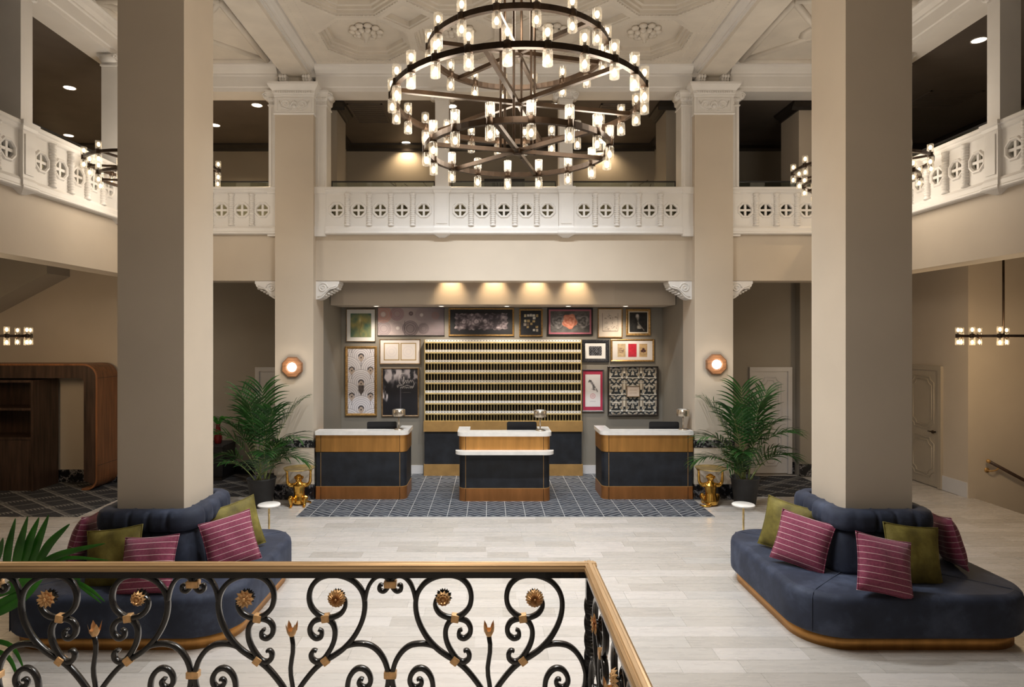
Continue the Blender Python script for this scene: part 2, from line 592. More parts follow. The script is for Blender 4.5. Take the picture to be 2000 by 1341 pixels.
wall('wall_back', 'taupe', -CI, CI, 12.2, 12.35, 0, 4.1)
for s, nm in ((-1, 'left'), (1, 'right')):
    wall('wall_alcove_' + nm, 'taupe', s * CI, s * 3.30, 10.90, 12.2, 0, 3.57)
wall('wall_back_left', 'greige', -6.45, -3.30, 12.2, 12.35, 0, 4.1)
wall('wall_return_left', 'greige', -6.45, -6.35, 11.5, 12.2, 0, 4.1)
wall('wall_lounge', 'beige', -9.25, -6.35, 11.5, 11.62, 0, 4.1)
wall('wall_back_right', 'greige', 3.30, 5.68, 12.2, 12.35, 0, 4.1)
wall('wall_pilaster_right', 'greige', 5.68, 7.63, 12.0, 12.35, 0, 4.1)
wall('wall_corridor_right', 'beige', 7.63, 7.75, 10.47, 12.35, 0, 4.1)
wall('wall_stair_right', 'beige', 7.63, 9.3, 10.35, 10.47, -1.7, 4.1)
for s, nm in ((-1, 'left'), (1, 'right')):
    wall('wall_' + nm, 'greige', s * 9.25, s * 9.40, -2, 13.75, -1.7 if s > 0 else 0, ZM)
wall('wall_mezzanine', 'greige', -9.25, 9.25, 13.6, 13.75, 4.3, ZM)
for s, nm in ((-1, 'left'), (1, 'right')):
    wall('wall_mezzanine_return_' + nm, 'greige', s * 3.32, s * 3.5, 11.83, 13.6, 4.3, ZM)
    xi = 2.94 if s < 0 else 2.89
    wall('wall_mezzanine_pier_' + nm, 'greige', s * xi, s * 3.5, 11.15, 11.83, 4.3, ZM)
wall('wall_mezzanine_pier_far', 'beige', 5.24, 5.95, 11.15, 11.83, 4.3, ZM)
# balcony fronts (deep beige beams)
for a, b, nm in ((-CI, CI, 'middle'), (-XB - 0.3, -CO, 'left'), (CO, XB + 0.3, 'right')):
    wall('wall_balcony_' + nm, 'beige', a, b, 10.41, 10.80, 3.578, 4.34)
for s, nm in ((-1, 'left'), (1, 'right')):
    wall('wall_balcony_side_' + nm, 'beige', s * XB, s * (XB + 0.36), -2, 10.41, 3.578, 4.34)
# mezzanine floor slabs double as the lower ceiling
struct(bx('ceiling', M['greige'], -9.25, 9.25, 10.8, 13.6, 4.1, 4.32))
for s in (-1, 1):
    struct(bx('ceiling', M['greige'], s * (XB + 0.36), s * 9.25, -2, 10.8, 4.1, 4.32))
struct(bx('ceiling', M['dkceil'], -9.25, 9.25, 10.80, 13.6, ZM, ZM + 0.1))
for s in (-1, 1):
    struct(bx('ceiling', M['dkceil'], s * (XB + 0.36), s * 9.25, -2, 10.80, ZM, ZM + 0.1))
struct(bx('ceiling', M['ceil'], -XB - 0.4, XB + 0.4, -2, 10.8, 7.40, 7.5))
# sloping stair soffit at the far left
struct(MB().prism([(-9.24, 3.2), (-9.24, 3.05), (-7.9, 3.75), (-7.9, 4.1), (-9.24, 4.1)], 10.9, 11.5, 'y').build('trim_stair_soffit', M['greige']))

# dark mezzanine crown mouldings
tn = [0]


def trim(mb, m):
    tn[0] += 1
    return struct(mb.build('trim_%d' % tn[0], M[m]))


def crown_y(x0, x1, y):   # along x on a wall facing -y at y
    trim(MB().prism([(y, 6.66), (y - 0.03, 6.66), (y - 0.05, 6.71), (y - 0.13, 6.76), (y - 0.14, ZM - 0.001), (y, ZM - 0.001)], x0, x1, 'x'), 'crown')


def crown_x(x, s, y0, y1):  # along y on a wall whose room side is -s
    trim(MB().prism([(x, 6.66), (x - s * 0.03, 6.66), (x - s * 0.05, 6.71), (x - s * 0.13, 6.76), (x - s * 0.14, ZM - 0.001), (x, ZM - 0.001)], y0, y1, 'y'), 'crown')


crown_y(-3.32, 3.32, 13.6); crown_y(-9.25, -3.5, 13.6); crown_y(3.5, 9.25, 13.6)
for s in (-1, 1):
    crown_x(s * 9.25, s, -1, 13.46)
    crown_x(s * 3.32, s, 11.83, 13.46)
    xi = 2.94 if s < 0 else 2.89
    crown_x(s * xi, s, 11.15, 11.83)
    crown_y(min(s * (xi - 0.14), s * 3.5), max(s * (xi - 0.14), s * 3.5), 11.15)
crown_y(5.1, 5.95, 11.15); crown_x(5.24, 1, 11.15, 11.83)

# ------------------------------------------------------------------ coffered ceiling
ceiling = struct(bx('ceiling', M['ceil'], -3.0, 3.0, -2, 3.9, 7.10, 7.3), 'cream plaster ceiling of octagonal coffers above the chandelier', 'ceiling')
A = 0.70; T8 = math.tan(pi / 8)
OX = (-2.1, -0.7, 0.7, 2.1); OY = (9.5, 8.1, 6.7, 5.3)


def poly_ring(n, apo, phase, prof):
    loops = []
    for ins, z in prof:
        R = (apo - ins) / math.cos(pi / n)
        loops.append([(R * math.cos(2 * pi * k / n + phase), R * math.sin(2 * pi * k / n + phase), z) for k in range(n)])
    return loops


prof = [(0, 7.10), (0.055, 7.10), (0.055, 7.12), (0.085, 7.12), (0.085, 7.165), (0.12, 7.165), (0.12, 7.205), (0.165, 7.205), (0.165, 7.27)]
oct_me = MB().loft(poly_ring(8, A, pi / 8, prof), True, False, True, 0, False).mesh('octagon_coffer', M['ceil'])
dm_apo = A * (1 - T8) / math.sqrt(2)
dia_me = MB().loft(poly_ring(4, dm_apo, 0, prof[:5] + [(0.085, 7.2)]), True, False, True, 0, False)
dia_me = dia_me.mesh('diamond_coffer', M['ceil'])
ros = MB()
for k in range(10):
    a = 2 * pi * k / 10
    ros.sphere((0.20 * math.cos(a), 0.20 * math.sin(a), 7.245), (0.065, 0.065, 0.03), 8, 4)
for k in range(8):
    a = 2 * pi * (k + .5) / 8
    ros.sphere((0.12 * math.cos(a), 0.12 * math.sin(a), 7.22), (0.05, 0.05, 0.045), 8, 4)
ros.lathe([(0.07, 7.27), (0.08, 7.2), (0.05, 7.16), (0.025, 7.12), (0.03, 7.09), (0.0, 7.07)], n=10, cap=False)
ros_me = ros.mesh('rosette', M['ceil'])
beads = MB()


def bead(x, y, z, r=0.014):
    beads.add([(x + r, y, z), (x, y + r, z), (x - r, y, z), (x, y - r, z), (x, y, z - r), (x, y, z + r)],
              [(0, 1, 4), (1, 2, 4), (2, 3, 4), (3, 0, 4)], 0, True)


def bead_line(p, q, z, step=0.055, r=0.014):
    d = math.dist(p, q); n = max(1, int(d / step))
    for k in range(n):
        t_ = (k + .5) / n
        bead(p[0] + (q[0] - p[0]) * t_, p[1] + (q[1] - p[1]) * t_, z, r)


for cx in OX:
    for cy in OY:
        link('octagon_coffer', oct_me, ceiling, (cx, cy, 0))
        link('rosette', ros_me, ceiling, (cx, cy, 0))
        if cy > 7.5:
            R = (A - 0.06) / math.cos(pi / 8)
            V8 = [(cx + R * math.cos(pi / 8 + pi / 4 * k), cy + R * math.sin(pi / 8 + pi / 4 * k)) for k in range(8)]
            for k in range(8): bead_line(V8[k], V8[(k + 1) % 8], 7.105)
for cx in (-1.4, 0, 1.4):
    for cy in (8.8, 7.4, 6.0):
        link('diamond_coffer', dia_me, ceiling, (cx, cy, 0))
tri = MB()
h = A * (1 - T8)
for cy in (8.8, 7.4, 6.0):
    for s in (-1, 1): tri.add([(s * 2.8, cy - h, 7.10), (s * 2.8, cy + h, 7.10), (s * (2.8 - h), cy, 7.10)], [(0, 1, 2) if s < 0 else (2, 1, 0)])
for cx in (-1.4, 0, 1.4):
    for y0, s in ((10.2, -1), (4.6, 1)): tri.add([(cx - h, y0, 7.10), (cx + h, y0, 7.10), (cx, y0 + s * h, 7.10)], [(0, 1, 2) if s > 0 else (2, 1, 0)])
for sx in (-1, 1):
    for y0, s in ((10.2, -1), (4.6, 1)): tri.add([(sx * 2.8, y0, 7.10), (sx * (2.8 - h), y0, 7.10), (sx * 2.8, y0 + s * h, 7.10)], [(0, 1, 2)])
tri.build('corner_field', M['ceil'], ceiling)
bd = MB()
for s in (-1, 1): bd.box(s * 2.8, s * 3.05, 4.6, 10.4, 7.10, 7.16)
bd.box(-2.8, 2.8, 10.2, 10.4, 7.10, 7.16); bd.box(-2.8, 2.8, 3.9, 4.6, 7.10, 7.16)
bd.build('border_field', M['ceil'], ceiling)
for s in (-1, 1):
    bead_line((s * 2.83, 7.5), (s * 2.83, 10.2), 7.10, 0.06, 0.016); bead_line((s * 2.96, 7.5), (s * 2.96, 10.2), 7.10, 0.06, 0.016)
bead_line((-2.8, 10.17), (2.8, 10.17), 7.10, 0.06, 0.018)
o = beads.build('bead_moulding', M['ceil'], ceiling); o['kind'] = 'stuff'

# aisle ceilings with low diagonal relief
for s in (-1, 1):
    ac = struct(bx('ceiling', M['ceil'], s * 3.72, s * (XB + 0.02), -2, 10.42, 7.16, 7.3))
    x0, x1 = 3.86, 5.5
    for yc in (9.35, 7.4, 5.45):
        rp = MB()
        for (p, q) in (((x0, yc - .9), (x1, yc + .9)), ((x0, yc + .9), (x1, yc - .9)), ((x0, yc - .9), (x0, yc + .9)), ((x1, yc - .9), (x1, yc + .9)), ((x0, yc + .92), (x1, yc + .92)), ((x0, yc - .92), (x1, yc - .92))):
            rp.tube([(s * p[0], p[1], 7.15), (s * q[0], q[1], 7.15)], 0.05, 6)
        rp.sphere((s * (x0 + x1) / 2, yc, 7.16), (0.3, 0.3, 0.06), 12, 4)
        rp.build('relief_panel', M['ceil'], ac)

# ceiling beams over the columns, with cornices
for s in (-1, 1):
    trim(MB().prism([(s * 3.62, 6.93), (s * 3.22, 6.93), (s * 3.20, 6.97), (s * 3.64, 6.97)], -2, 10.4, 'y'), 'ceil')
    P = [(3.62, 6.97), (3.20, 6.97), (3.20, 7.00), (3.17, 7.00), (3.17, 7.03), (3.13, 7.05), (3.09, 7.10), (3.085, 7.13), (3.04, 7.13), (3.04, 7.4), (3.80, 7.4), (3.80, 7.15), (3.74, 7.15), (3.70, 7.06), (3.66, 7.03), (3.66, 7.0), (3.62, 7.0)]
    trim(MB().prism([(s * p, q) for p, q in P], -2, 10.4, 'y'), 'white')
PE = [(10.80, 6.705), (10.42, 6.705), (10.42, 6.77), (10.405, 6.785), (10.405, 6.95), (10.38, 6.965), (10.38, 6.99), (10.33, 7.03), (10.30, 7.08), (10.26, 7.09), (10.26, 7.13), (10.26, 7.4), (10.80, 7.4)]
for a, b in ((-CI, CI), (-XB, -CO), (CO, XB)):
    trim(MB().prism(PE, a, b, 'x'), 'white')
for s in (-1, 1):
    trim(MB().box(s * CI, s * CO, 10.4, 10.89, 6.94, 7.4), 'white')
for s in (-1, 1):
    Q = [(s * (XB + p - 10.42), q) for p, q in PE]
    trim(MB().prism(Q, -2, 10.8, 'y'), 'white')

# ------------------------------------------------------------------ columns
def relief(mb, cx, y, z0, z1, hw):
    # low plaster ornament: scrolls and a shell on a panel facing -y
    zc = (z0 + z1) / 2
    for s in (-1, 1):
        pts = []
        for k in range(22):
            a = k / 21 * 2.6 * pi
            r = 0.075 * (1 - k / 26)
            pts.append((cx + s * (hw * 0.5 + r * math.cos(a)), y, zc + r * math.sin(a)))
        mb.tube(pts, 0.011, 6)
        mb.tube([(cx + s * 0.04, y, zc - .07), (cx + s * hw * .3, y, zc - .09), (cx + s * hw * .8, y, zc - .04), (cx + s * hw * .92, y, zc + .06)], 0.01, 6)
    for k in range(7):
        a = pi * (k + .5) / 7
        mb.sphere((cx + 0.05 * math.cos(a), y, zc - 0.02 + 0.06 * math.sin(a)), (0.016, 0.016, 0.03), 6, 4)
    mb.sphere((cx, y, zc - 0.03), (0.04, 0.02, 0.03), 8, 4)


def column(s, far):
    side = 'left' if s < 0 else 'right'
    y = YB if far else YF
    lb = ('beige square column with octagonal wall lamp, %s of the reception desks' if far else 'tall beige square column rising out of the %s blue banquette') % side
    cx = s * (CI + CO) / 2; hw = (CO - CI) / 2
    t_ = thing('column', lb, 'column', (cx, y + hw, 0))
    if far:
        bx('base', M['marble'], -hw - .02, hw + .02, -hw - .02, hw + .02, 0.0005, 0.25, t_)
        bx('wainscot', M['cream'], -hw - .012, hw + .012, -hw - .012, hw + .012, 0.25, 0.85, t_)
        bx('band', M['band'], -hw - .02, hw + .02, -hw - .02, hw + .02, 0.85, 0.968, t_)
        bx('shaft', M['beige'], -hw, hw, -hw, hw, 0.968, 6.27, t_)
    else:
        bx('shaft', M['beige'], -hw, hw, -hw, hw, 0.0005, 6.27, t_)
    cp = MB()
    cp.loft([[(-e, -e, z), (e, -e, z), (e, e, z), (-e, e, z)] for e, z in
             ((hw + .015, 6.27), (hw + .025, 6.285), (hw + .02, 6.30), (hw + .008, 6.305), (hw + .008, 6.56), (hw + .02, 6.575), (hw + .02, 6.60),
              (hw + .035, 6.61), (hw + .035, 6.65), (hw + .07, 6.69), (hw + .10, 6.74), (hw + .10, 6.776))], True, True, True, 0, False)
    cap = cp.build('capital', M['white'], t_)
    fr = MB()
    yf = -hw - .008
    for a, b, c, d in ((-hw + .03, hw - .03, 6.32, 6.335), (-hw + .03, hw - .03, 6.53, 6.545), (-hw + .03, -hw + .045, 6.335, 6.53), (hw - .045, hw - .03, 6.335, 6.53)):
        fr.box(a, b, yf - .012, yf, c, d)
    fr.build('panel_frame', M['white'], cap)
    rl = MB(); relief(rl, 0, yf - .004, 6.34, 6.53, hw - .05); rl.build('ornament', M['white'], cap)
    dn = MB()
    for k in range(17):
        x = -hw + (k + .5) * 2 * hw / 17
        dn.box(x - .011, x + .011, -hw - .052, -hw - .034, 6.615, 6.645)
    dn.build('dentils', M['white'], cap)
    for q in (-1, 1):
        lf = MB()
        for k, (z, r) in enumerate(((6.80, .05), (6.85, .055), (6.90, .06))):
            for i in range(3):
                lf.sphere((q * .19 + (i - 1) * .042, -hw + .03 - .015 * k, z), (.026, .03, .035), 7, 4)
        lf.box(q * .19 - .06, q * .19 + .06, -hw + .02, hw - .1, 6.776, 6.93)
        lf.build('leaf_bracket', M['white'], cap)
    bx('neck', M['ceil'], -.2, .2, -hw + .12, hw, 6.776, 6.93, t_)
    return t_


for s in (-1, 1):
    column(s, True); column(s, False)

# ------------------------------------------------------------------ plaster brackets under the balcony
def corbel(x, y, d, lb, rz=0.0):
    # d = direction along local x in which the bracket reaches away from its column
    t_ = thing('corbel', lb, 'bracket', (x, y, 3.27), rz)
    pr = spline([(0.0, 0.0), (0.06, 0.01), (0.12, 0.045), (0.17, 0.11), (0.23, 0.165), (0.31, 0.185), (0.36, 0.215), (0.37, 0.25)], 5) + [(0.385, 0.262), (0.385, 0.305), (0, 0.305)]
    MB().prism([(d * p, q) for p, q in pr], 0.0, 0.30, 'y').build('scroll_body', M['white'], t_)
    sp_ = MB()
    pts = []
    for k in range(34):
        a = k / 33 * 3.6 * pi; r = 0.085 * (1 - k / 38)
        pts.append((d * (0.115 + r * math.cos(a)), -0.004, 0.195 + r * math.sin(a)))
    sp_.tube(pts, 0.011, 6)
    sp_.tube([(d * .03, -.004, .04), (d * .09, -.004, .06), (d * .15, -.004, .12), (d * .24, -.004, .20), (d * .33, -.004, .225)], 0.01, 6)
    sp_.build('volute', M['white'], t_)
    lf = MB()
    for k in range(6):
        u = k / 5; px_ = 0.10 + 0.24 * u; pz = 0.05 + 0.14 * u
        for j in range(3): lf.sphere((d * px_, 0.07 + 0.08 * j, pz - .005), (.03, .035, .02), 7, 4)
    lf.build('acanthus', M['white'], t_)


corbel(-CI, 10.42, 1, 'white scroll bracket under the balcony, left end of the reception alcove')
corbel(CI, 10.42, -1, 'white scroll bracket under the balcony, right end of the reception alcove')
corbel(-CO, 10.42, -1, 'white scroll bracket above the left potted palm')
corbel(CO, 10.42, 1, 'white scroll bracket above the right potted palm')

# ------------------------------------------------------------------ balustrades
ring_me = MB()
for zz in (0,):
    lo = []
    for apo, y in ((0.090, 0.04), (0.090, -0.004), (0.104, -0.018), (0.120, -0.018), (0.132, -0.004), (0.132, 0.01)):
        R = apo / math.cos(pi / 8)
        lo.append([(R * math.cos(pi / 8 + pi / 4 * k), y, R * math.sin(pi / 8 + pi / 4 * k)) for k in range(8)])
    ring_me.loft(lo, True, False, False, 0, False)
ring_me = ring_me.mesh('octagon_ring', M['white'])
cross_me = MB().box(-.017, .017, 0, .03, -.094, .094).box(-.094, .094, 0.001, .029, -.017, .017).mesh('cross', M['white'])
spn = [(0.03, 0.0), (0.05, 0.0), (0.05, 0.02), (0.036, 0.03)]
for k in range(13):
    z = 0.045 + k * 0.034
    spn += [(0.034, z), (0.047, z + .009), (0.047, z + .022), (0.034, z + .031)]
spn += [(0.05, 0.505), (0.05, 0.53), (0.03, 0.53)]
spin_me = MB().lathe(spn, n=10).mesh('spindle', M['white'])
panel_cache = {}


def panel_mesh(w_):
    k = round(w_, 3)
    if k not in panel_cache:
        q = w_ / 2; h_ = 0.1
        mb = MB().box(-q, q, 0, .04, 0, .265 - h_).box(-q, q, 0, .04, .265 + h_, .53).box(-q, -h_, 0, .04, .265 - h_, .265 + h_).box(h_, q, 0, .04, .265 - h_, .265 + h_)
        panel_cache[k] = mb.mesh('panel', M['white'])
    return panel_cache[k]


def balustrade(loc, rz, L, n, lb, m0=0.0, pw=None):
    t_ = thing('balustrade', lb, 'balustrade', loc, rz, 'white plaster balustrade sections of the balcony')
    pw = pw or (L - m0) / n
    MB().prism([(0.42, 0.0), (-0.045, 0.0), (-0.06, 0.012), (-0.06, 0.03), (-0.045, 0.045), (-0.045, 0.095), (-0.03, 0.115), (-0.02, 0.135), (0.42, 0.135)], 0, L, 'x').build('base_moulding', M['white'], t_)
    MB().prism([(0.22, 0.665), (0.0, 0.665), (-0.02, 0.68), (-0.035, 0.70), (-0.035, 0.715), (-0.055, 0.73), (-0.055, 0.765), (-0.045, 0.773), (0.22, 0.773)], 0, L, 'x').build('top_rail', M['white'], t_)
    if m0 > 0.02: bx('end_panel', M['white'], 0, m0, 0, .04, .135, .665, t_)
    if L - m0 - n * pw > 0.02: bx('end_panel', M['white'], m0 + n * pw, L, 0, .04, .135, .665, t_)
    for k in range(n):
        u = m0 + (k + .5) * pw
        p = link('panel', panel_mesh(pw), t_, (u, 0, .135))
        link('octagon_ring', ring_me, p, (0, 0, .265)); link('cross', cross_me, p, (0, 0.006, .265))
        if k < n - 1: link('spindle', spin_me, t_, (m0 + (k + 1) * pw, -0.012, .135))
    return t_


ZB = 4.335; YBAL = 10.36
balustrade((-2.93, YBAL, ZB), 0, 1.79, 5, 'white pierced balustrade section of the back balcony beside the left far column')
balustrade((-0.90, YBAL, ZB), 0, 1.80, 5, 'white pierced balustrade section in the middle of the back balcony')
balustrade((1.14, YBAL, ZB), 0, 1.79, 5, 'white pierced balustrade section of the back balcony beside the right far column')
balustrade((-XB, YBAL, ZB), 0, XB - CO, 5, 'white pierced balustrade above the left palm, between column and corner', 0.16, 0.337)
balustrade((CO, YBAL, ZB), 0, XB - CO, 5, 'white pierced balustrade above the right palm, between column and corner', 0.07, 0.337)
for s, nm in ((-1, 'left'), (1, 'right')):
    for y0, y1, w_ in ((9.25, 10.31, 'far'), (7.37, 9.05, 'middle'), (5.49, 7.17, 'near')):
        n = 5 if y1 - y0 > 1.5 else 3
        x = s * (XB - 0.05)
        if s < 0: balustrade((x, y0, ZB), pi / 2, y1 - y0, n, 'white pierced balustrade, %s section of the left side balcony' % w_)
        else: balustrade((x, y1, ZB), -pi / 2, y1 - y0, n, 'white pierced balustrade, %s section of the right side balcony' % w_)


def volute_me():
    mb = MB()
    for q in (0,):
        pts = []
        for k in range(30):
            a = k / 29 * 3.2 * pi; r = 0.055 * (1 - k / 36)
            pts.append((r * math.cos(a), 0, r * math.sin(a)))
        mb.tube(pts, 0.014, 6)
        mb.lathe([(0.055, 0.0), (0.055, 0.2)], (0, 0, 0), 12, 'y')
    return mb.mesh('volute', M['white'])


vol_me = volute_me()


def capital(t_, hx, d, z0, z1, sides=(-1, 1)):
    mb = MB()
    def sq(e, z): return [(-hx - e, -e, z), (hx + e, -e, z), (hx + e, d + e, z), (-hx - e, d + e, z)]
    mb.loft([sq(e, z) for e, z in ((0.0, z0), (.014, z0 + .005), (.014, z0 + .025), (0.0, z0 + .03), (0, z0 + .08), (.02, z0 + .10), (.03, z1 - .05), (.045, z1 - .04), (.045, z1))], True, True, True, 0, False)
    c = mb.build('capital', M['white'], t_)
    fl = MB()
    for k in range(6):
        x = -hx + (k + .5) * 2 * hx / 6
        fl.box(x - hx / 14, x + hx / 14, -.012, 0, z0 + .035, z0 + .075)
        fl.sphere((x, -.02, z0 + .12), (.018, .02, .03), 6, 4)
    fl.build('leaf_band', M['white'], c)
    for q in sides: link('volute', vol_me, c, (q * (hx + .045), -.01, z1 - .075), None, (q, 1, 1))


def balcony_post(loc, rz, lb, hx=0.118, d=0.24):
    t_ = thing('balcony_post', lb, 'post', loc, rz, 'white balcony posts')
    def sq(e, z): return [(-hx - e, -.05 - e, z), (hx + e, -.05 - e, z), (hx + e, d, z), (-hx - e, d, z)]
    MB().loft([sq(e, z) for e, z in ((-.07, -.05), (.02, 0), (.03, .015), (.03, .035), (.012, .05), (.012, .10), (0, .135), (0, .665), (.012, .68), (.02, .715), (.035, .73), (.035, .775))], True, True, True, 0, False).build('pedestal', M['white'], t_)
    bx('pedestal_panel', M['white'], -hx + .03, hx - .03, -.06, -.05, .17, .63, t_)
    hs = hx * .93
    bx('shaft', M['white'], -hs, hs, -.02, d - .02, .775, 2.20, t_)
    capital(t_, hs, d - .02, 2.20, 2.37)


balcony_post((-1.02, YBAL, ZB), 0, 'white square balcony post, left of the two behind the chandelier')
balcony_post((1.02, YBAL, ZB), 0, 'white square balcony post, right of the two behind the chandelier')
for s, nm in ((-1, 'left'), (1, 'right')):
    for y, w_ in ((9.15, 'farther'), (7.27, 'middle'), (5.39, 'nearest')):
        balcony_post((s * (XB - 0.05), y, ZB), -s * pi / 2 if s > 0 else pi / 2, 'white square post of the %s side balcony, %s one' % (nm, w_), 0.10)
# engaged white pilasters on the column flanks
for s, nm in ((-1, 'left'), (1, 'right')):
    for fl, x, w_ in ((1, s * (CI - .09), 'inner'), (-1, s * (CO + .075), 'outer')):
        t_ = thing('balcony_pilaster', 'white fluted pilaster on the %s flank of the %s far column' % (w_, nm), 'pilaster', (x, 10.40, ZB), 0, 'white pilasters on the far columns')
        hx = .09 if fl > 0 else .075
        MB().box(-hx, hx, -.06, .3, -.03, .135).box(-hx, hx, -.045, .3, .135, .665).box(-hx, hx, -.07, .3, .665, .775).build('pedestal', M['white'], t_)
        MB().box(-hx, hx, 0, .3, .775, 2.12).box(-hx + .03, -hx + .05, -.012, 0, .80, 2.1).box(hx - .05, hx - .03, -.012, 0, .80, 2.1).build('shaft', M['white'], t_)
        capital(t_, hx, .3, 2.12, 2.37, (-s * fl,))

# glass guard rails behind the balustrade
def guard(x0, x1, lb):
    t_ = thing('glass_guard', lb, 'railing', ((x0 + x1) / 2, 10.62, 4.34), 0, 'black framed glass guards')
    q = (x1 - x0) / 2
    for nm, b in (('top_bar', (-q, q, -.014, .014, .915, .935)), ('bottom_bar', (-q, q, -.014, .014, .815, .835))):
        bx(nm, M['black'], *b, t_)
    for s in (-1, 1): bx('end_post', M['black'], s * q, s * (q - .016), -.012, .012, 0, .935, t_)
    bx('pane', M['pane'], -q + .016, q - .016, -.004, .004, .02, .916, t_)


guard(-2.90, -1.16, 'black framed glass guard behind the balustrade beside the left far column')
guard(-0.88, 0.88, 'black framed glass guard behind the middle balustrade')
guard(1.16, 2.90, 'black framed glass guard behind the balustrade beside the right far column')
guard(-5.6, -3.90, 'black framed glass guard on the balcony above the left palm')
guard(3.90, 5.6, 'black framed glass guard on the balcony above the right palm')
for s, nm in ((-1, 'left'), (1, 'right')):
    t_ = thing('glass_guard', 'black framed glass guard along the %s side balcony' % nm, 'railing', (s * (XB + .2), 8.1, 4.34), pi / 2, 'black framed glass guards')
    for n2, b in (('top_bar', (-3, 2.2, -.014, .014, .915, .935)), ('bottom_bar', (-3, 2.2, -.014, .014, .815, .835))): bx(n2, M['black'], *b, t_)
    bx('pane', M['pane'], -3, 2.2, -.004, .004, .0, .916, t_)

# ------------------------------------------------------------------ alcove soffit, baseboards, doors
sof = [(-3.10, 11.34), (-2.85, 11.26), (-1.99, 11.20), (-1.22, 11.12), (1.97, 11.12), (2.85, 11.24), (3.10, 11.30), (3.10, 12.19), (-3.10, 12.19)]
struct(MB().prism(sof, 3.225, 4.09, 'z').build('trim_soffit', M['beige']))


def marble_base(name, *b):
    return struct(bx(name, M['marble'], *b))


marble_base('baseboard_left', -6.34, -4.77, 12.17, 12.2, 0.009, 0.235)
marble_base('baseboard_lounge', -9.24, -6.36, 11.47, 11.5, 0.009, 0.235)
marble_base('baseboard_right', 3.75, 4.78, 12.17, 12.2, 0.009, 0.235)
marble_base('baseboard_right', 5.612, 5.66, 12.17, 12.2, 0.009, 0.235)
marble_base('baseboard_pilaster', 5.66, 7.62, 11.97, 12.0, 0.009, 0.235)
for a, b in ((-3.1, -1.52), (1.52, 3.1)):
    struct(bx('baseboard_alcove', M['doorw'], a, b, 12.18, 12.2, 0.009, 0.17))
struct(bx('baseboard_corridor', M['doorw'], 7.61, 7.63, 10.36, 10.95, 0.0005, 0.25))


def notched(x0, x1, z0, z1, n=.10):
    return [(x0 + n, z0), (x1 - n, z0), (x1 - n + .02, z0 + n * .55), (x1 - n * .45, z0 + n - .02), (x1, z0 + n), (x1, z1 - n), (x1 - n * .45, z1 - n + .02), (x1 - n + .02, z1 - n * .55), (x1 - n, z1), (x0 + n, z1), (x0 + n - .02, z1 - n * .55), (x0 + n * .45, z1 - n + .02), (x0, z1 - n), (x0, z0 + n), (x0 + n * .45, z0 + n - .02), (x0 + n - .02, z0 + n * .55)]


def door(n, loc, rz, w_, h_, m, handle, lb):
    t_ = bpy.data.objects.new('door_%d' % n, None); col.objects.link(t_); t_.location = loc; t_.rotation_euler = (0, 0, rz)
    struct(t_, lb, 'door')
    bx('leaf', M[m], -w_ / 2, w_ / 2, -.02, .0, .012, h_, t_)
    fr = MB().box(-w_ / 2 - .08, -w_ / 2, -.045, 0, 0, h_ + .08).box(w_ / 2, w_ / 2 + .08, -.045, 0, 0, h_ + .08).box(-w_ / 2, w_ / 2, -.045, 0, h_, h_ + .08)
    fr.build('frame', M[m], t_)
    for z0, z1 in ((.16, .86), (1.02, h_ - .12)):
        for e in (0, .055):
            P = notched(-w_ / 2 + .12 + e, w_ / 2 - .12 - e, z0 + e, z1 - e)
            MB().tube([(p, -.022, q) for p, q in P], .012, 6, closed=True).build('panel_moulding', M[m], t_)
    if handle:
        hd = MB().lathe([(.028, 0), (.028, .02), (.012, .022), (.012, .06)], (w_ / 2 - .08, -.08, 0.98), 12, 'y')
        hd.tube([(w_ / 2 - .08, -.07, .98), (w_ / 2 - .2, -.07, .98)], .011, 8)
        hd.build('handle', M['bronze'], t_)


door(1, (PX(1504, 12.2), 12.2, 0.009), 0, 0.66, 1.98, 'doorw', False, 'white panelled door behind the right potted palm')
door(2, (PX(541, 12.2), 12.2, 0.009), 0, 0.66, 1.98, 'doorw', False, 'white panelled door half hidden behind the left far column')
door(3, (7.63, 11.42, 0.001), -pi / 2, 0.84, 2.06, 'doorb', True, 'beige panelled corridor door with dark lever handle at far right')
# ------------------------------------------------------------------ lamp pieces shared by every chandelier
def glass_me():
    n = 40; lo = []
    for z in (0.0, 0.012, 0.09, 0.102):
        L = []
        for k in range(n):
            r = 0.033 + (0.0022 if k % 2 else 0.0)
            if z == 0.0: r *= 0.9
            L.append((r * math.cos(2 * pi * k / n), r * math.sin(2 * pi * k / n), z))
        lo.append(L)
    return MB().loft(lo, True, False, False, 0, False).mesh('glass_shade', M['glass'])


GL = glass_me()
BU = MB().lathe([(0.003, 0.030), (0.010, 0.036), (0.018, 0.052), (0.019, 0.068), (0.013, 0.084), (0.003, 0.090)], n=10).mesh('bulb', M['bulb'])
SO = MB().lathe([(0.026, -0.030), (0.031, -0.026), (0.031, 0.026), (0.026, 0.030), (0.012, 0.032), (0.012, 0.056), (0.001, 0.058)], n=14).lathe([(0.012, -0.056), (0.012, -0.028)], n=10).mesh('socket', M['bronze'])


def lamp_pair(parent, x, y, z, gap=0.026):
    s_ = link('socket', SO, parent, (x, y, z))
    for d in (1, -1):
        g = link('glass_shade', GL, s_, (0, 0, d * gap), (0 if d > 0 else pi, 0, 0))
        link('bulb', BU, s_, (0, 0, d * gap), (0 if d > 0 else pi, 0, 0))


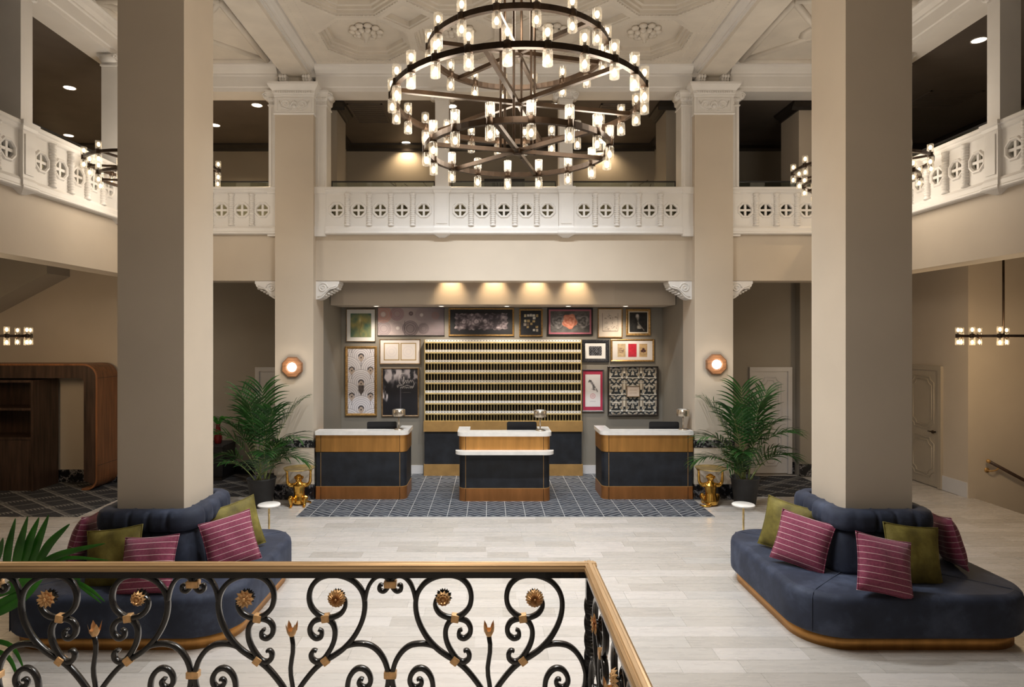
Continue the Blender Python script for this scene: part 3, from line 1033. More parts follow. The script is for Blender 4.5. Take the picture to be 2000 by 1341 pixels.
def ring_mesh(R, w_=0.036, h_=0.044, n=72):
    lo = []
    for r, z in ((R - w_ / 2, -h_ / 2), (R + w_ / 2, -h_ / 2), (R + w_ / 2, h_ / 2), (R - w_ / 2, h_ / 2), (R - w_ / 2, -h_ / 2)):
        lo.append([(r * math.cos(2 * pi * k / n), r * math.sin(2 * pi * k / n), z) for k in range(n)])
    return MB().loft(lo, True, False, False, 0, False)


def spoke(a, R, z, parent, w_=0.034, h_=0.034):
    mb = MB().box(-R, R, -w_ / 2, w_ / 2, -h_ / 2, h_ / 2)
    o_ = mb.build('spoke', M['bronze'], parent); o_.location = (0, 0, z); o_.rotation_euler = (0, 0, a)
    return o_


CHX, CHY = 0.0, 5.30
ch = thing('chandelier', 'huge three-tier dark bronze ring chandelier with fluted glass lamps in mid-air', 'chandelier', (CHX, CHY, 4.0))
for R, z, n, ph in ((0.742, 5.03, 16, 8.0), (1.045, 4.61, 24, 8.6), (0.765, 4.20, 16, 4.7)):
    rg = ring_mesh(R).build('ring', M['bronze'], ch); rg.location = (0, 0, z - 4.0)
    for a in (-15, 45, 105):
        spoke(math.radians(-90 + a), R, z - 4.0, ch)
    MB().lathe([(0.03, -0.03), (0.045, -0.02), (0.045, 0.02), (0.03, 0.03)], n=12).build('hub', M['bronze'], ch, (0, 0, z - 4.0))
    for k in range(n):
        a = math.radians(-90 + ph + 360 / n * k)
        lamp_pair(ch, R * math.cos(a), R * math.sin(a), z - 4.0, 0.032)
for k in range(6):
    a = math.radians(-90 - 15 + 60 * k)
    MB().tube([(0.15 * math.cos(a), 0.15 * math.sin(a), 0.18), (0.15 * math.cos(a), 0.15 * math.sin(a), 3.1)], 0.0105, 8).build('rod', M['bronze'], ch)
MB().lathe([(0.22, 3.06), (0.22, 3.1), (0.1, 3.1)], n=20).build('canopy', M['bronze'], ch)
# light given off by the chandelier: its upward and downward lamps
for k in range(6):
    a = 2 * pi * (k + .5) / 6
    point('chandelier_light', (CHX + .88 * math.cos(a), CHY + .88 * math.sin(a), 4.42), 27, SOFT, 0.25)
point('chandelier_light', (CHX, CHY, 5.28), 40, SOFT, 0.25)
disk('chandelier_downlight', (CHX, CHY, 4.03), 80, DAY, 0.75)


def ring_chandelier(loc, tiers, top, lb, tz=0.0):
    t_ = thing('ring_chandelier', lb, 'chandelier', loc)
    for R, z, n in tiers:
        rg = ring_mesh(R, 0.03, 0.036, 48).build('ring', M['bronze'], t_); rg.location = (0, 0, z)
        for k in range(3): spoke(pi / 3 * k + .2, R, z, t_, .026, .026)
        for k in range(n): lamp_pair(t_, R * math.cos(2 * pi * (k + .3) / n), R * math.sin(2 * pi * (k + .3) / n), z)
    MB().tube([(0, 0, min(q[1] for q in tiers)), (0, 0, top)], 0.014, 8).build('stem', M['bronze'], t_)
    MB().lathe([(0.07, top - .03), (0.07, top - .002)], n=16).build('canopy', M['bronze'], t_)
    return t_


for s, nm in ((-1, 'left'), (1, 'right')):
    c = (s * 4.69, 8.38, 4.75)
    ring_chandelier(c, ((0.80, 0.14, 12), (0.66, -0.04, 10)), 2.40, 'two-tier bronze ring chandelier partly hidden behind the %s near column' % nm)
    point('ring_light', (c[0], c[1], 4.80), 60, SOFT, 0.4)
ring_chandelier((6.96, 8.82, 2.66), ((0.52, 0.0, 10),), 1.44, 'low ring chandelier on a long stem at the far right')
point('ring_light', (6.96, 8.82, 2.40), 55, WARM, 0.25)
ring_chandelier((-7.30, 8.82, 2.66), ((0.52, 0.0, 10),), 1.44, 'low ring chandelier cut by the left edge of the view')
point('ring_light', (-7.30, 8.82, 2.40), 45, WARM, 0.25)

# ------------------------------------------------------------------ recessed downlights
DL = MB().lathe([(0.085, -0.004), (0.10, -0.012), (0.10, 0.0)], n=24, cap=False).mesh('trim_ring', M['white'])
DD = MB().lathe([(0.001, -0.006), (0.086, -0.006)], n=24, cap=False).mesh('glow_disc', M['disc'])


def downlight(px, py, z, lb, sc_=1.0, group='recessed downlights'):
    Y = (z - H) * F / (VY - py); X = PX(px, Y)
    t_ = thing('downlight', lb, 'ceiling light', (X, Y, z), 0, group)
    t_.scale = (sc_, sc_, sc_)
    link('trim_ring', DL, t_); link('glow_disc', DD, t_)
    return X, Y


for px, py, lb in ((136, 171, 'round downlight in the dark left mezzanine ceiling, nearer one'), (134, 264, 'round downlight in the dark left mezzanine ceiling, farther one'),
                   (502, 205, 'round downlight in the dark ceiling just left of the left far column'), (420, 244, 'round downlight in the dark ceiling at the edge of the left near column'),
                   (448, 283, 'small round downlight close to the crown moulding above the left palm'), (793, 278, 'round downlight near the crown moulding left of the chandelier'),
                   (882, 207, 'round downlight seen between the chandelier rings, left one'), (1082, 205, 'round downlight seen between the chandelier rings, right one'),
                   (1180, 278, 'round downlight near the crown moulding right of the chandelier'), (1912, 78, 'round downlight in the dark right mezzanine ceiling')):
    X, Y = downlight(px, py, ZM, lb)
    spot('mezzanine_light', (X, Y, ZM - .03), (X, Y + (0.25 if Y > 12.5 else 0), 4.3), 55 if Y > 12.5 else 150, WARM, 130, 0.8)
for k, px in enumerate((735, 862, 990, 1110, 1222)):
    X, Y = downlight(px, 597.3, 3.225, 'small downlight in the soffit above the gallery wall, number %s from the left' % ('one', 'two', 'three', 'four', 'five')[k], 0.7, 'soffit downlights')
    spot('soffit_light', (X, 11.55, 3.20), (X, 12.2, 1.7), 62, SOFT, 100, 0.9, 0.03)
for k, px in enumerate((880, 965, 1045, 1125)):
    X = PX(px, 11.0)
    spot('scallop_light', (X, 10.90, 3.86), (X, 11.12, 3.42), 36, WARM, 75, 0.9, 0.03)

# added out-of-view spots in the diamond coffers, brightening floor and far columns
for k, (x, y, w_) in enumerate(((-1.4, 7.4, 'left'), (0.0, 7.4, 'middle'), (1.4, 7.4, 'right'))):
    t_ = thing('downlight', 'added unseen spot fitting in the %s diamond coffer beyond the chandelier' % w_, 'ceiling light', (x, y, 7.20), 0, 'added ceiling spots')
    link('trim_ring', DL, t_); link('glow_disc', DD, t_)
    spot('added_coffer_spot', (x, y, 7.08), (x * .8, y + 1.3, 0), 720, DAY, 100, 1.0, 0.12)

# unseen spot added over the landing to light the railing and front leaves
t_ = thing('downlight', 'added unseen spot fitting in the plain ceiling over the railing', 'ceiling light', (-1.0, 2.0, 7.10), 0, 'added ceiling spots')
link('trim_ring', DL, t_); link('glow_disc', DD, t_)
spot('added_landing_spot', (-1.0, 2.0, 7.06), (-1.0, 2.9, 1.0), 560, SOFT, 52, 0.9, 0.10)

# ------------------------------------------------------------------ mezzanine furnishings
def vent(x0, x1, y0, y1, lb):
    t_ = thing('ceiling_vent', lb, 'vent', ((x0 + x1) / 2, (y0 + y1) / 2, ZM), 0, 'mezzanine ceiling vents')
    a, b = (x1 - x0) / 2, (y1 - y0) / 2
    MB().box(-a, a, -b, -b + .03, -.015, 0).box(-a, a, b - .03, b, -.015, 0).box(-a, -a + .03, -b, b, -.015, 0).box(a - .03, a, -b, b, -.015, 0).build('frame', M['dkceil'], t_)
    n = 9
    for k in range(n):
        y = -b + .05 + (k + .5) * (2 * b - .1) / n
        bx('slat', M['dkceil'], -a + .03, a - .03, y - .02, y + .02, -.010, -.004, t_)


vent(-2.78, -2.15, 11.2, 12.2, 'large slatted vent in the dark ceiling beside the left far column')
vent(1.75, 2.4, 11.2, 12.2, 'large slatted vent in the dark ceiling beside the right far column')
vent(7.2, 8.1, 10.6, 11.4, 'slatted vent in the dark right mezzanine ceiling')
for s, px, lb in ((-1, 797, 'fan of bare wire branches on the mezzanine wall, left of centre'), (1, 1255, 'fan of bare wire branches on the mezzanine wall, right of centre')):
    t_ = thing('wire_branch_art', lb, 'wall art', (PX(px, 13.5), 13.53, 5.45), 0, 'wire branch wall pieces')
    rr = random.Random(5 + s)
    for k in range(15):
        a = pi * (k + .5) / 15
        L = .45 + rr.uniform(0, .2)
        pts = [(0, 0, 0)]
        for j in range(1, 6):
            q = j / 5 * L
            pts.append((q * 1.1 * math.cos(a + rr.uniform(-.2, .2)), rr.uniform(0, .03), q * math.sin(a) * 1.0 + rr.uniform(-.04, .04)))
        MB().tube(pts, .008, 5).build('branch', M['bronze'], t_)
    MB().box(-.08, .08, 0, .06, -.06, .02).build('mount', M['bronze'], t_)
t_ = thing('tall_cabinet', 'tall black cabinet against the mezzanine wall behind the chandelier', 'cabinet', (PX(985, 13.2), 13.3, 4.32))
MB().box(-.42, .42, -.2, .2, .08, 1.62).build('body', M['black'], t_)
for k in range(3): bx('door', M['crown'], -.41 + k * .277, -.41 + k * .277 + .265, -.215, -.2, .12, 1.58, t_)
for x in (-.38, .38):
    for y in (-.16, .16): bx('leg', M['black'], x - .02, x + .02, y - .02, y + .02, 0, .08, t_)

# ------------------------------------------------------------------ reception desks
def half_loop(x0, x1, y0, y1, rl, rr_, n=6):
    # open plan line, back-left -> front-left -> front-right -> back-right, with rounded front corners
    P = [(x0, y1)]
    for cx, cy, r, a0 in ((x0 + rl, y0 + rl, rl, pi), (x1 - rr_, y0 + rr_, rr_, 1.5 * pi)):
        for k in range(n + 1):
            a = a0 + pi / 2 * k / n
            P.append((cx + r * math.cos(a), cy + r * math.sin(a)))
    P.append((x1, y1))
    return P


def desk(px0, px1, y0, lb, ret, shelf=False, seams=()):
    X0, X1 = PX(px0, y0), PX(px1, y0)
    cx = (X0 + X1) / 2; hw = (X1 - X0) / 2; D = 0.66
    t_ = thing('reception_desk', lb, 'desk', (cx, y0, 0.008))
    rl = 0.11 if 'L' in ret else 0.02; rr_ = 0.11 if 'R' in ret else 0.02
    zt = 0.826 if shelf else 0.772

    def bandpart(nm, m, e, z0, z1):
        o_ = half_loop(-hw - e, hw + e, -e, D, rl + max(e, 0), rr_ + max(e, 0)); i_ = half_loop(-hw + .05, hw - .05, .05, D, max(rl - .05, .01), max(rr_ - .05, .01))
        loop = o_ + i_[::-1]
        return MB().prism(loop, z0, z1, 'z').build(nm, M[m], t_)
    bandpart('brass_plinth', 'copper', 0.0, 0.0, 0.205)
    bandpart('leather_panel', 'leather', -0.006, 0.212, 0.772 if shelf else 0.765)
    bandpart('brass_fascia', 'brass', 0.0, zt, 1.046)
    bandpart('brass_reveal', 'brassd', -0.002, 0.205, 0.212)
    for u in (-hw + max(rl, .09), hw - max(rr_, .09)):
        bx('seam', M['bronze'], u - .004, u + .004, -.002, .003, 0, .2, t_)
        bx('seam', M['bronze'], u - .004, u + .004, -.002, .003, zt, 1.045, t_)
        bx('seam', M['brassd'], u - .003, u + .003, .001, .006, .212, zt - .01, t_)
    # stone top: front strip with returns
    fd = 0.25
    ct = MB()
    e = .025
    def slab(z0, z1, y_back, ee):
        loop = half_loop(-hw - (ee if 'L' in ret else 0), hw + (ee if 'R' in ret else 0), -ee, y_back, rl + ee * .5 if 'L' in ret else .01, rr_ + ee * .5 if 'R' in ret else .01)
        ct.prism(loop, z0, z1, 'z')
    slab(1.046, 1.110, fd, e)
    if 'R' in ret: ct.box(hw - .17, hw + e, fd, D, 1.046, 1.110)
    if 'L' in ret: ct.box(-hw - e, -hw + .17, fd, D, 1.046, 1.110)
    ct.build('stone_top', M['counter'], t_)
    if shelf:
        s_ = MB()
        loop = half_loop(-hw - .05, hw + .05, -.16, .02, .14, .14)
        s_.prism(loop, .772, .826, 'z').build('guest_shelf', M['counter'], t_)
    bx('work_surface', M['dwood'], -hw + .06, hw - .06, .10, D, .70, .74, t_)
    return t_


desk(615.6, 794, 10.25, 'brass and black leather reception desk beside the left far column', 'R')
desk(896, 1075, 10.12, 'middle brass and black leather reception desk with a lower white shelf', 'LR', True)
desk(1176, 1354.5, 10.25, 'brass and black leather reception desk beside the right far column', 'L')


def monitor(px, lb):
    y = 10.62
    t_ = thing('monitor', lb, 'monitor', (PX(px, y), y, 0.748), 0, 'black monitors behind the desks')
    P = rrect(.25, .23, .03, 4, 0, .245)
    MB().prism(P, -.012, .018, 'y').build('screen', M['black'], t_)
    MB().box(-.03, .03, -.035, -.012, .03, .3).build('stand_neck', M['nickel'], t_)
    MB().box(-.11, .11, -.10, .06, .0, .012).build('stand_foot', M['nickel'], t_)


monitor(746, 'black monitor back rising behind the left reception desk')
monitor(1019, 'black monitor back rising behind the middle reception desk')
monitor(1297, 'black monitor back rising behind the right reception desk')


def desk_lamp(px, y, lb):
    t_ = thing('desk_lamp', lb, 'lamp', (PX(px, y), y, 1.119), 0, 'nickel desk lamps')
    MB().lathe([(.075, 0), (.078, .006), (.07, .016), (.02, .022), (.012, .03)], n=24).build('base', M['nickel'], t_)
    MB().tube([(0, 0, .02), (0, 0, .26)], .010, 10).build('stem', M['nickel'], t_)
    MB().lathe([(.102, .225), (.105, .23), (.105, .325), (.098, .333), (.001, .335)], n=28, cap=False).build('shade', M['nickel'], t_)
    MB().lathe([(.001, .334), (.085, .336), (.001, .338)], n=24, cap=False).build('top_diffuser', M['matw'], t_)
    MB().tube([(.0, -.02, .02), (.05, -.04, .02), (.08, -.07, .012)], .006, 6).build('cord', M['black'], t_)


desk_lamp(779, 10.42, 'nickel drum desk lamp on the left reception desk')
desk_lamp(1055, 10.30, 'nickel drum desk lamp on the middle reception desk')
desk_lamp(1334, 10.42, 'nickel drum desk lamp on the right reception desk')

# octagonal wall lamps on the far columns
for px, py, lb in ((572.5, 716.5, 'octagonal walnut wall lamp with round glowing centre on the left far column'), (1397, 711, 'octagonal walnut wall lamp with round glowing centre on the right far column')):
    t_ = thing('wall_lamp', lb, 'wall lamp', (PX(px, YB), YB, PZ(py, YB)), 0, 'octagonal wall lamps')
    lo = []
    for apo, y in ((.14, 0.0), (.165, -.02), (.165, -.055), (.150, -.075), (.090, -.085), (.080, -.06)):
        R = apo / math.cos(pi / 8)
        lo.append([(R * math.cos(pi / 8 + pi / 4 * k), y, R * math.sin(pi / 8 + pi / 4 * k)) for k in range(8)])
    MB().loft(lo, True, True, True, 0, False).build('octagon_frame', M['oak'], t_)
    MB().lathe([(.001, -.095), (.058, -.092), (.074, -.08), (.076, -.06)], n=28, axis='y', cap=False).build('glow_disc', M['sconce'], t_)
    point('wall_lamp_light', (t_.location.x, YB - .22, t_.location.z), 3.0, SOFT, .08)

# ------------------------------------------------------------------ brass key cabinet
YK = 12.02
kx0, kx1 = PX(829, YK), PX(1136, YK)
kc = thing('key_cabinet', 'tall brass pigeonhole key cabinet on a black base behind the middle desk', 'cabinet', ((kx0 + kx1) / 2, YK, 0.008))
kw = (kx1 - kx0) / 2; dep = .175
ZT = PZ(663, YK) - .008; ZL = PZ(822, YK) - .008
bx('base', M['brassd'], -kw - .01, kw + .02, -.02, dep, 0, PZ(907, YK), kc)
bx('lower_panel', M['leather'], -kw, kw, 0, dep, PZ(907, YK), PZ(843, YK), kc)
bx('brass_panel', M['brassd'], -kw - .015, kw + .015, -.03, dep, PZ(843, YK), ZL, kc)
bx('back', M['hole'], -kw, kw, .13, dep, ZL, ZT, kc)
for s in (-1, 1): bx('side_frame', M['brassl'], s * kw, s * (kw - .018), -.012, .13, ZL, ZT, kc)
rows, cols = 8, 52
ph = (ZT - ZL) / rows; cw = (2 * kw - .036) / cols
dv = MB(); nm_ = MB()
for r in range(rows):
    z1 = ZT - r * ph
    bx('number_strip', M['counter'], -kw + .018, kw - .018, -.008, .006, z1 - ph * .22, z1, kc)
    bx('shelf_lip', M['brassl'], -kw + .018, kw - .018, -.014, .006, z1 - ph * .36, z1 - ph * .22, kc)
    bx('shelf', M['hole'], -kw + .018, kw - .018, .0062, .13, z1 - ph * .34, z1 - .002, kc)
    for c in range(cols):
        x = -kw + .018 + c * cw
        if c: dv.box(x - .005, x + .005, -.004, .012, z1 - ph, z1 - ph * .36)
        nm_.box(x + cw * .3, x + cw * .72, -.0095, -.008, z1 - ph * .14, z1 - ph * .08)
bx('shelf_lip', M['brassl'], -kw + .018, kw - .018, -.014, .10, ZL - .004, ZL + .008, kc)
o = dv.build('dividers', M['brassl'], kc); o['kind'] = 'stuff'
o = nm_.build('numbers', M['black'], kc); o['kind'] = 'stuff'
# ------------------------------------------------------------------ gallery wall prints (ink computed point by point on a fine sheet)
def vnoise(u, v, n, seed):
    g = np.random.default_rng(seed).random((n + 2, n + 2))
    x, y = np.clip(u, 0, .9999) * n, np.clip(v, 0, .9999) * n
    i, j = x.astype(int), y.astype(int); fx, fy = x - i, y - j
    fx = fx * fx * (3 - 2 * fx); fy = fy * fy * (3 - 2 * fy)
    return (g[i, j] * (1 - fx) + g[i + 1, j] * fx) * (1 - fy) + (g[i, j + 1] * (1 - fx) + g[i + 1, j + 1] * fx) * fy


def fbm(u, v, n, seed):
    return (vnoise(u, v, n, seed) + .5 * vnoise(u, v, n * 2, seed + 1) + .25 * vnoise(u, v, n * 4, seed + 2)) / 1.75


def lerp(a, b, f):
    f = np.clip(f, 0, 1)[..., None]
    return np.array(a, float) * (1 - f) + np.array(b, float) * f


def over(img, c, mask):
    return img * (1 - np.clip(mask, 0, 1)[..., None]) + np.array(c, float) * np.clip(mask, 0, 1)[..., None]


def ss(d, w_):
    return np.clip(.5 - d / w_, 0, 1)


def sheet(name, wd, ht, y, fn, parent, cx=0.0, cz=0.0, cell=.0085):
    nx, ny = max(4, int(wd / cell)), max(4, int(ht / cell))
    u = np.linspace(0, 1, nx + 1); v = np.linspace(0, 1, ny + 1)
    U, V = np.meshgrid(u, v)
    img = np.clip(fn(U, V, wd, ht), 0, 255) / 255.0
    lin = np.where(img <= .04045, img / 12.92, ((img + .055) / 1.055) ** 2.4)
    X = cx + (U - .5) * wd; Z = cz + (V - .5) * ht
    co = np.stack([X, np.full_like(X, y), Z], -1).reshape(-1, 3)
    idx = np.arange((nx + 1) * (ny + 1)).reshape(ny + 1, nx + 1)
    fs = np.stack([idx[:-1, :-1], idx[:-1, 1:], idx[1:, 1:], idx[1:, :-1]], -1).reshape(-1, 4)
    me = bpy.data.meshes.new(name)
    me.from_pydata(co.tolist(), [], fs.tolist())
    ca = me.color_attributes.new('ink', 'FLOAT_COLOR', 'POINT')
    ca.data.foreach_set('color', np.concatenate([lin.reshape(-1, 3), np.ones((lin.size // 3, 1))], 1).astype(np.float32).ravel())
    me.materials.append(M['print'])
    return link(name, me, parent)


def frame_mb(hx, hz, fw, d):
    mb = MB(); lo = []
    for e, y in ((0, 0), (0, -d), (fw * .3, -d - .004), (fw * .7, -d + .004), (fw, -d + .012), (fw, -.004)):
        lo.append([(-hx + e, y, -hz + e), (hx - e, y, -hz + e), (hx - e, y, hz - e), (-hx + e, y, hz - e)])
    mb.loft(lo, True, False, False, 0, False)
    mb.add(lo[-1], [(0, 1, 2, 3)])
    return mb


fr_gold = pbr('gilt_frame', (0.42, 0.25, 0.09), .38, metal=.6, var=.2, scale=30)
fr_dark = pbr('black_frame', (.02, .015, .014), .35, var=.2)
fr_wood = pbr('bronze_wood_frame', (.20, .125, .06), .45, var=.25, scale=20)
fr_grey = pbr('pewter_frame', (.13, .12, .13), .4, metal=.4, var=.1)
t = NT('ornate_black_frame')
vo = t.new('ShaderNodeTexVoronoi'); vo.inputs['Scale'].default_value = 46
t.L(t.coord('Object'), vo.inputs['Vector'])
t.L(t.ramp(vo.outputs['Distance'], [(0.0, (.30, .30, .31)), (.25, (.03, .03, .035)), (1, (.01, .01, .012))]), t.b.inputs['Base Color']); t.set(Roughness=.3)
fr_orn = t.m


def picture(b, lb, fm, fw, fn, mat_in=0, mat_c=None, d=.03):
    Y = 12.2
    x0, x1, z1, z0 = PX(b[0], Y - .03), PX(b[1], Y - .03), PZ(b[2], Y - .03), PZ(b[3], Y - .03)
    hx, hz = (x1 - x0) / 2, (z1 - z0) / 2
    t_ = thing('framed_picture', lb, 'picture', ((x0 + x1) / 2, Y - .001, (z0 + z1) / 2), 0, 'pictures on the gallery wall')
    k = .0099
    frame_mb(hx, hz, fw * k, d).build('frame', fm, t_)
    ix, iz = hx - fw * k, hz - fw * k
    if mat_in:
        bx('mat_board', mat_c or M['matw'], -ix, ix, -.014, -.005, -iz, iz, t_)
        mi = mat_in if hasattr(mat_in, '__len__') else (mat_in, mat_in)
        ix -= mi[0] * k; iz -= mi[1] * k
    if fn: sheet('print', 2 * ix, 2 * iz, -.016, fn, t_)
    return t_


def a_green(U, V, w_, h_):
    n = fbm(U, V, 4, 3)
    img = lerp((70, 104, 92), (176, 158, 92), n * 1.5 - .25 + .25 * np.sin(U * 3.1) * np.sin(V * 3.1) - .1)
    img = over(img, (226, 212, 160), np.exp(-((U - .46) ** 2 / .003 + (V - .72) ** 2 / .01)) * .8)
    return over(img, (92, 70, 40), ss(np.abs(U - .48 + .05 * np.sin(V * 8)) - .012, .02) * (V < .65) * .5)


def a_rings(U, V, w_, h_):
    img = lerp((188, 172, 170), (98, 86, 92), np.clip((U - .5) * 1.6, 0, 1) + .25 * fbm(U, V, 6, 8) - .1)
    X, Z = U * w_, V * h_
    R = .19 * h_
    for i, (cx, cz, r, c) in enumerate(((.08, .76, .30, (214, 128, 104)), (.29, .78, .24, (150, 104, 112)), (.50, .79, .07, (78, 60, 66)), (.66, .74, .22, (150, 132, 136)), (.87, .72, .13, (150, 112, 108)), (.09, .24, .25, (124, 110, 118)), (.30, .26, .22, (164, 150, 152)), (.49, .24, .28, (66, 54, 62)), (.69, .24, .19, (98, 86, 92)))):
        d = np.hypot(X - cx * w_, Z - cz * h_)
        for q in (1, .78, .5):
            img = over(img, c, ss(np.abs(d - r * q * h_) - .004, .01) * .75)
        img = over(img, c, ss(d - r * h_, .01) * .22)
        img = over(img, (236, 228, 224), ss(d - r * .28 * h_, .01) * .7 if i % 3 == 0 else 0 * d)
    return over(img, (70, 58, 64), ss(np.abs(U - .405) - .0025, .003) * (V < .52))


def a_lace(U, V, w_, h_):
    img = np.zeros(U.shape + (3,)) + np.array((18, 16, 20))
    n = fbm(U * 1.0, V * .5, 14, 21); n2 = fbm(U, V * .4, 26, 5)
    edge = .03 * np.sin(U * 31) + .03 * np.sin(U * 77)
    m = (np.abs(U - .5) < .42 + .01 * np.sin(V * 30)) & (V > .20 + edge * .7) & (V < .84 + edge * .4)
    c = lerp((52, 40, 46), (198, 182, 184), (n - .3) * 2.0 + (n2 - .5) * .8)
    for cx, r in ((.42, .10), (.56, .14), (.78, .09), (.22, .09)):
        d = np.hypot((U - cx) * w_, (V - .52) * h_)
        c = over(c, (64, 50, 56), ss(np.abs(np.sin(d * 60)) - .4, .4) * ss(d - r * w_ * .9, .02) * .7)
    return np.where(m[..., None], c, img)


def a_collage(U, V, w_, h_):
    img = np.zeros(U.shape + (3,)) + np.array((20, 20, 28))
    rr = random.Random(4)
    for i in range(5):
        for j in range(6):
            if rr.random() < .3: continue
            cx, cz = .22 + i * .145 + rr.uniform(-.02, .02), .2 + j * .12 + rr.uniform(-.015, .015)
            c = rr.choice(((214, 198, 160), (226, 220, 208), (196, 166, 110), (198, 186, 170), (176, 40, 52), (120, 96, 70)))
            m = (np.abs(U - cx) < .058) & (np.abs(V - cz) < .048)
            img[m] = np.array(c) * (0.75 + .4 * fbm(U, V, 20, i + j)[m][:, None])
    return img


def a_rose(U, V, w_, h_):
    img = lerp((52, 50, 48), (120, 114, 110), fbm(U, V, 9, 14))
    X, Z = U * w_, V * h_
    for cx, cz, r, c0, c1 in ((.20, .5, .36, (62, 58, 58), (150, 143, 141)), (.82, .52, .34, (66, 62, 60), (156, 148, 145)), (.49, .52, .34, (196, 104, 74), (232, 168, 142))):
        dx, dz = X - cx * w_, Z - cz * h_
        d = np.hypot(dx, dz); a = np.arctan2(dz, dx)
        rr = r * h_ * (1 + .10 * np.cos(a * 5 + 1))
        sw = .5 + .28 * np.sin(d / h_ * 34 + 1.6 * np.sin(a * 3 + d / h_ * 9)) + .9 * (fbm(U, V, 16, 50) - .5)
        img = np.where((d < rr)[..., None], lerp(c0, c1, sw), img)
    return img


def a_line(U, V, w_, h_):
    img = lerp((212, 196, 178), (222, 208, 192), fbm(U, V, 5, 2))
    box = (np.abs(U - .5) < .34) & (V > .2) & (V < .86)
    bd = ((np.abs(np.abs(U - .5) - .34) < .012) & (V > .2) & (V < .86)) | ((np.abs(U - .5) < .34) & (np.abs(V - .2) < .01))
    n = np.abs(fbm(U, V, 6, 33) - .5)
    img = over(img, (112, 92, 76), np.where(box, ss(n - .012, .02), 0) * .9)
    return over(img, (130, 112, 96), bd * .8)


def a_figure(U, V, w_, h_):
    img = lerp((16, 15, 15), (62, 58, 54), fbm(U, V, 8, 9) * 1.3 - .4)
    d = np.abs(U - (.50 + .18 * (.5 - V))) - .07 - .05 * np.sin(V * 9)
    img = over(img, (186, 178, 166), ss(d, .08) * (V > .16) * (V < .80) * (.4 + fbm(U, V, 7, 1) * .8))
    img = over(img, (214, 206, 196), ss(np.hypot((U - .45) * w_, (V - .84) * h_) - .03, .02))
    return over(img, (196, 188, 178), ss(np.abs((V - .45) + (U - .5) * 1.1) - .02, .05) * (U > .45) * (U < .85))


def a_pair(U, V, w_, h_):
    img = np.zeros(U.shape + (3,)) + np.array((228, 220, 216))
    for cx, hu in ((.285, .19), (.715, .19)):
        q = np.maximum(np.abs(U - cx) * w_ - hu * w_ * 1.0, np.abs(V - .5) * h_ - .36 * h_)
        img = over(img, (150, 118, 52), ss(np.abs(q) - .008, .008))
        d = np.hypot((U - cx) * w_, (V - .5) * h_)
        img = over(img, (204, 198, 206), ss(np.abs(d - .10) - .006, .02) * .5 + ss(np.abs(d - .05) - .006, .02) * .5)
    return img


def a_peacock(U, V, w_, h_):
    img = np.zeros(U.shape + (3,)) + np.array((226, 222, 226))
    X, Z = U * w_, V * h_
    P = w_ * .98; RS = h_ * .202
    drawn = np.zeros(U.shape)
    rowsz = np.arange(8, -3, -1)
    for k in rowsz:                       # overlapping fish-scale arches, top rows first, lower rows over them
        cz = k * RS - RS * .62
        off = 0 if k % 2 else P * .5
        for j in range(-1, 4):
            cx = w_ / 2 + (j - 1) * P + off
            d = np.hypot(X - cx, (Z - cz))
            inside = d < P * .5
            c = np.zeros(U.shape + (3,)) + np.array((232, 228, 232))
            c = over(c, (112, 106, 124), ss(np.abs(np.mod(d, P * .075) - P * .037) - P * .008, P * .02) * (d < P * .42) * .75)
            c = over(c, (92, 86, 94), ss(np.abs(d - P * .49) - .004, .008) * .7)
            img = np.where(inside[..., None], c, img)
    for k in range(6):                     # feather eyes at the arch tips
        zc = .06 * h_ + k * RS
        xs = (w_ / 2,) if k % 2 == 0 else (w_ / 2 - P * .36, w_ / 2 + P * .36)
        for x in xs:
            dx, dz = X - x, Z - zc
            dia = np.abs(dx) / .062 + np.abs(dz + .012) / .085
            img = over(img, (188, 170, 158), ss(dia - 1, .15))
            r = np.hypot(dx, dz - .018)
            img = over(img, (36, 32, 36), ss(np.abs(r - .046) - .010, .006) * (dz > .015))
            img = over(img, (20, 18, 22), ss(np.hypot(dx, dz + .004) - .014, .006))
            img = over(img, (70, 62, 66), ss(np.abs(dx) - .003, .004) * (dz < -.07) * (dz > -.17))
    dx, dz = X - w_ / 2, Z - h_ * .36
    q = np.maximum(np.abs(dx) - .052 + np.maximum(-dz - .02, 0) * .6, np.abs(dz) - .095)
    img = over(img, lerp((44, 38, 40), (110, 100, 98), fbm(U, V, 24, 4)), ss(q, .008)) if False else np.where((q < 0)[..., None], lerp((44, 38, 40), (120, 110, 106), fbm(U, V, 24, 4)), img)
    return img


def stroke(img, X, Z, pts, wd, c, al=1.0):
    P = spline(pts, 8); best = np.full(X.shape, 9.0)
    for a, b in zip(P[:-1], P[1:]):
        ax, az = a; bx_, bz = b
        L2 = (bx_ - ax) ** 2 + (bz - az) ** 2 + 1e-12
        t_ = np.clip(((X - ax) * (bx_ - ax) + (Z - az) * (bz - az)) / L2, 0, 1)
        best = np.minimum(best, np.hypot(X - ax - t_ * (bx_ - ax), Z - az - t_ * (bz - az)))
    return over(img, c, ss(best - wd, wd) * al)


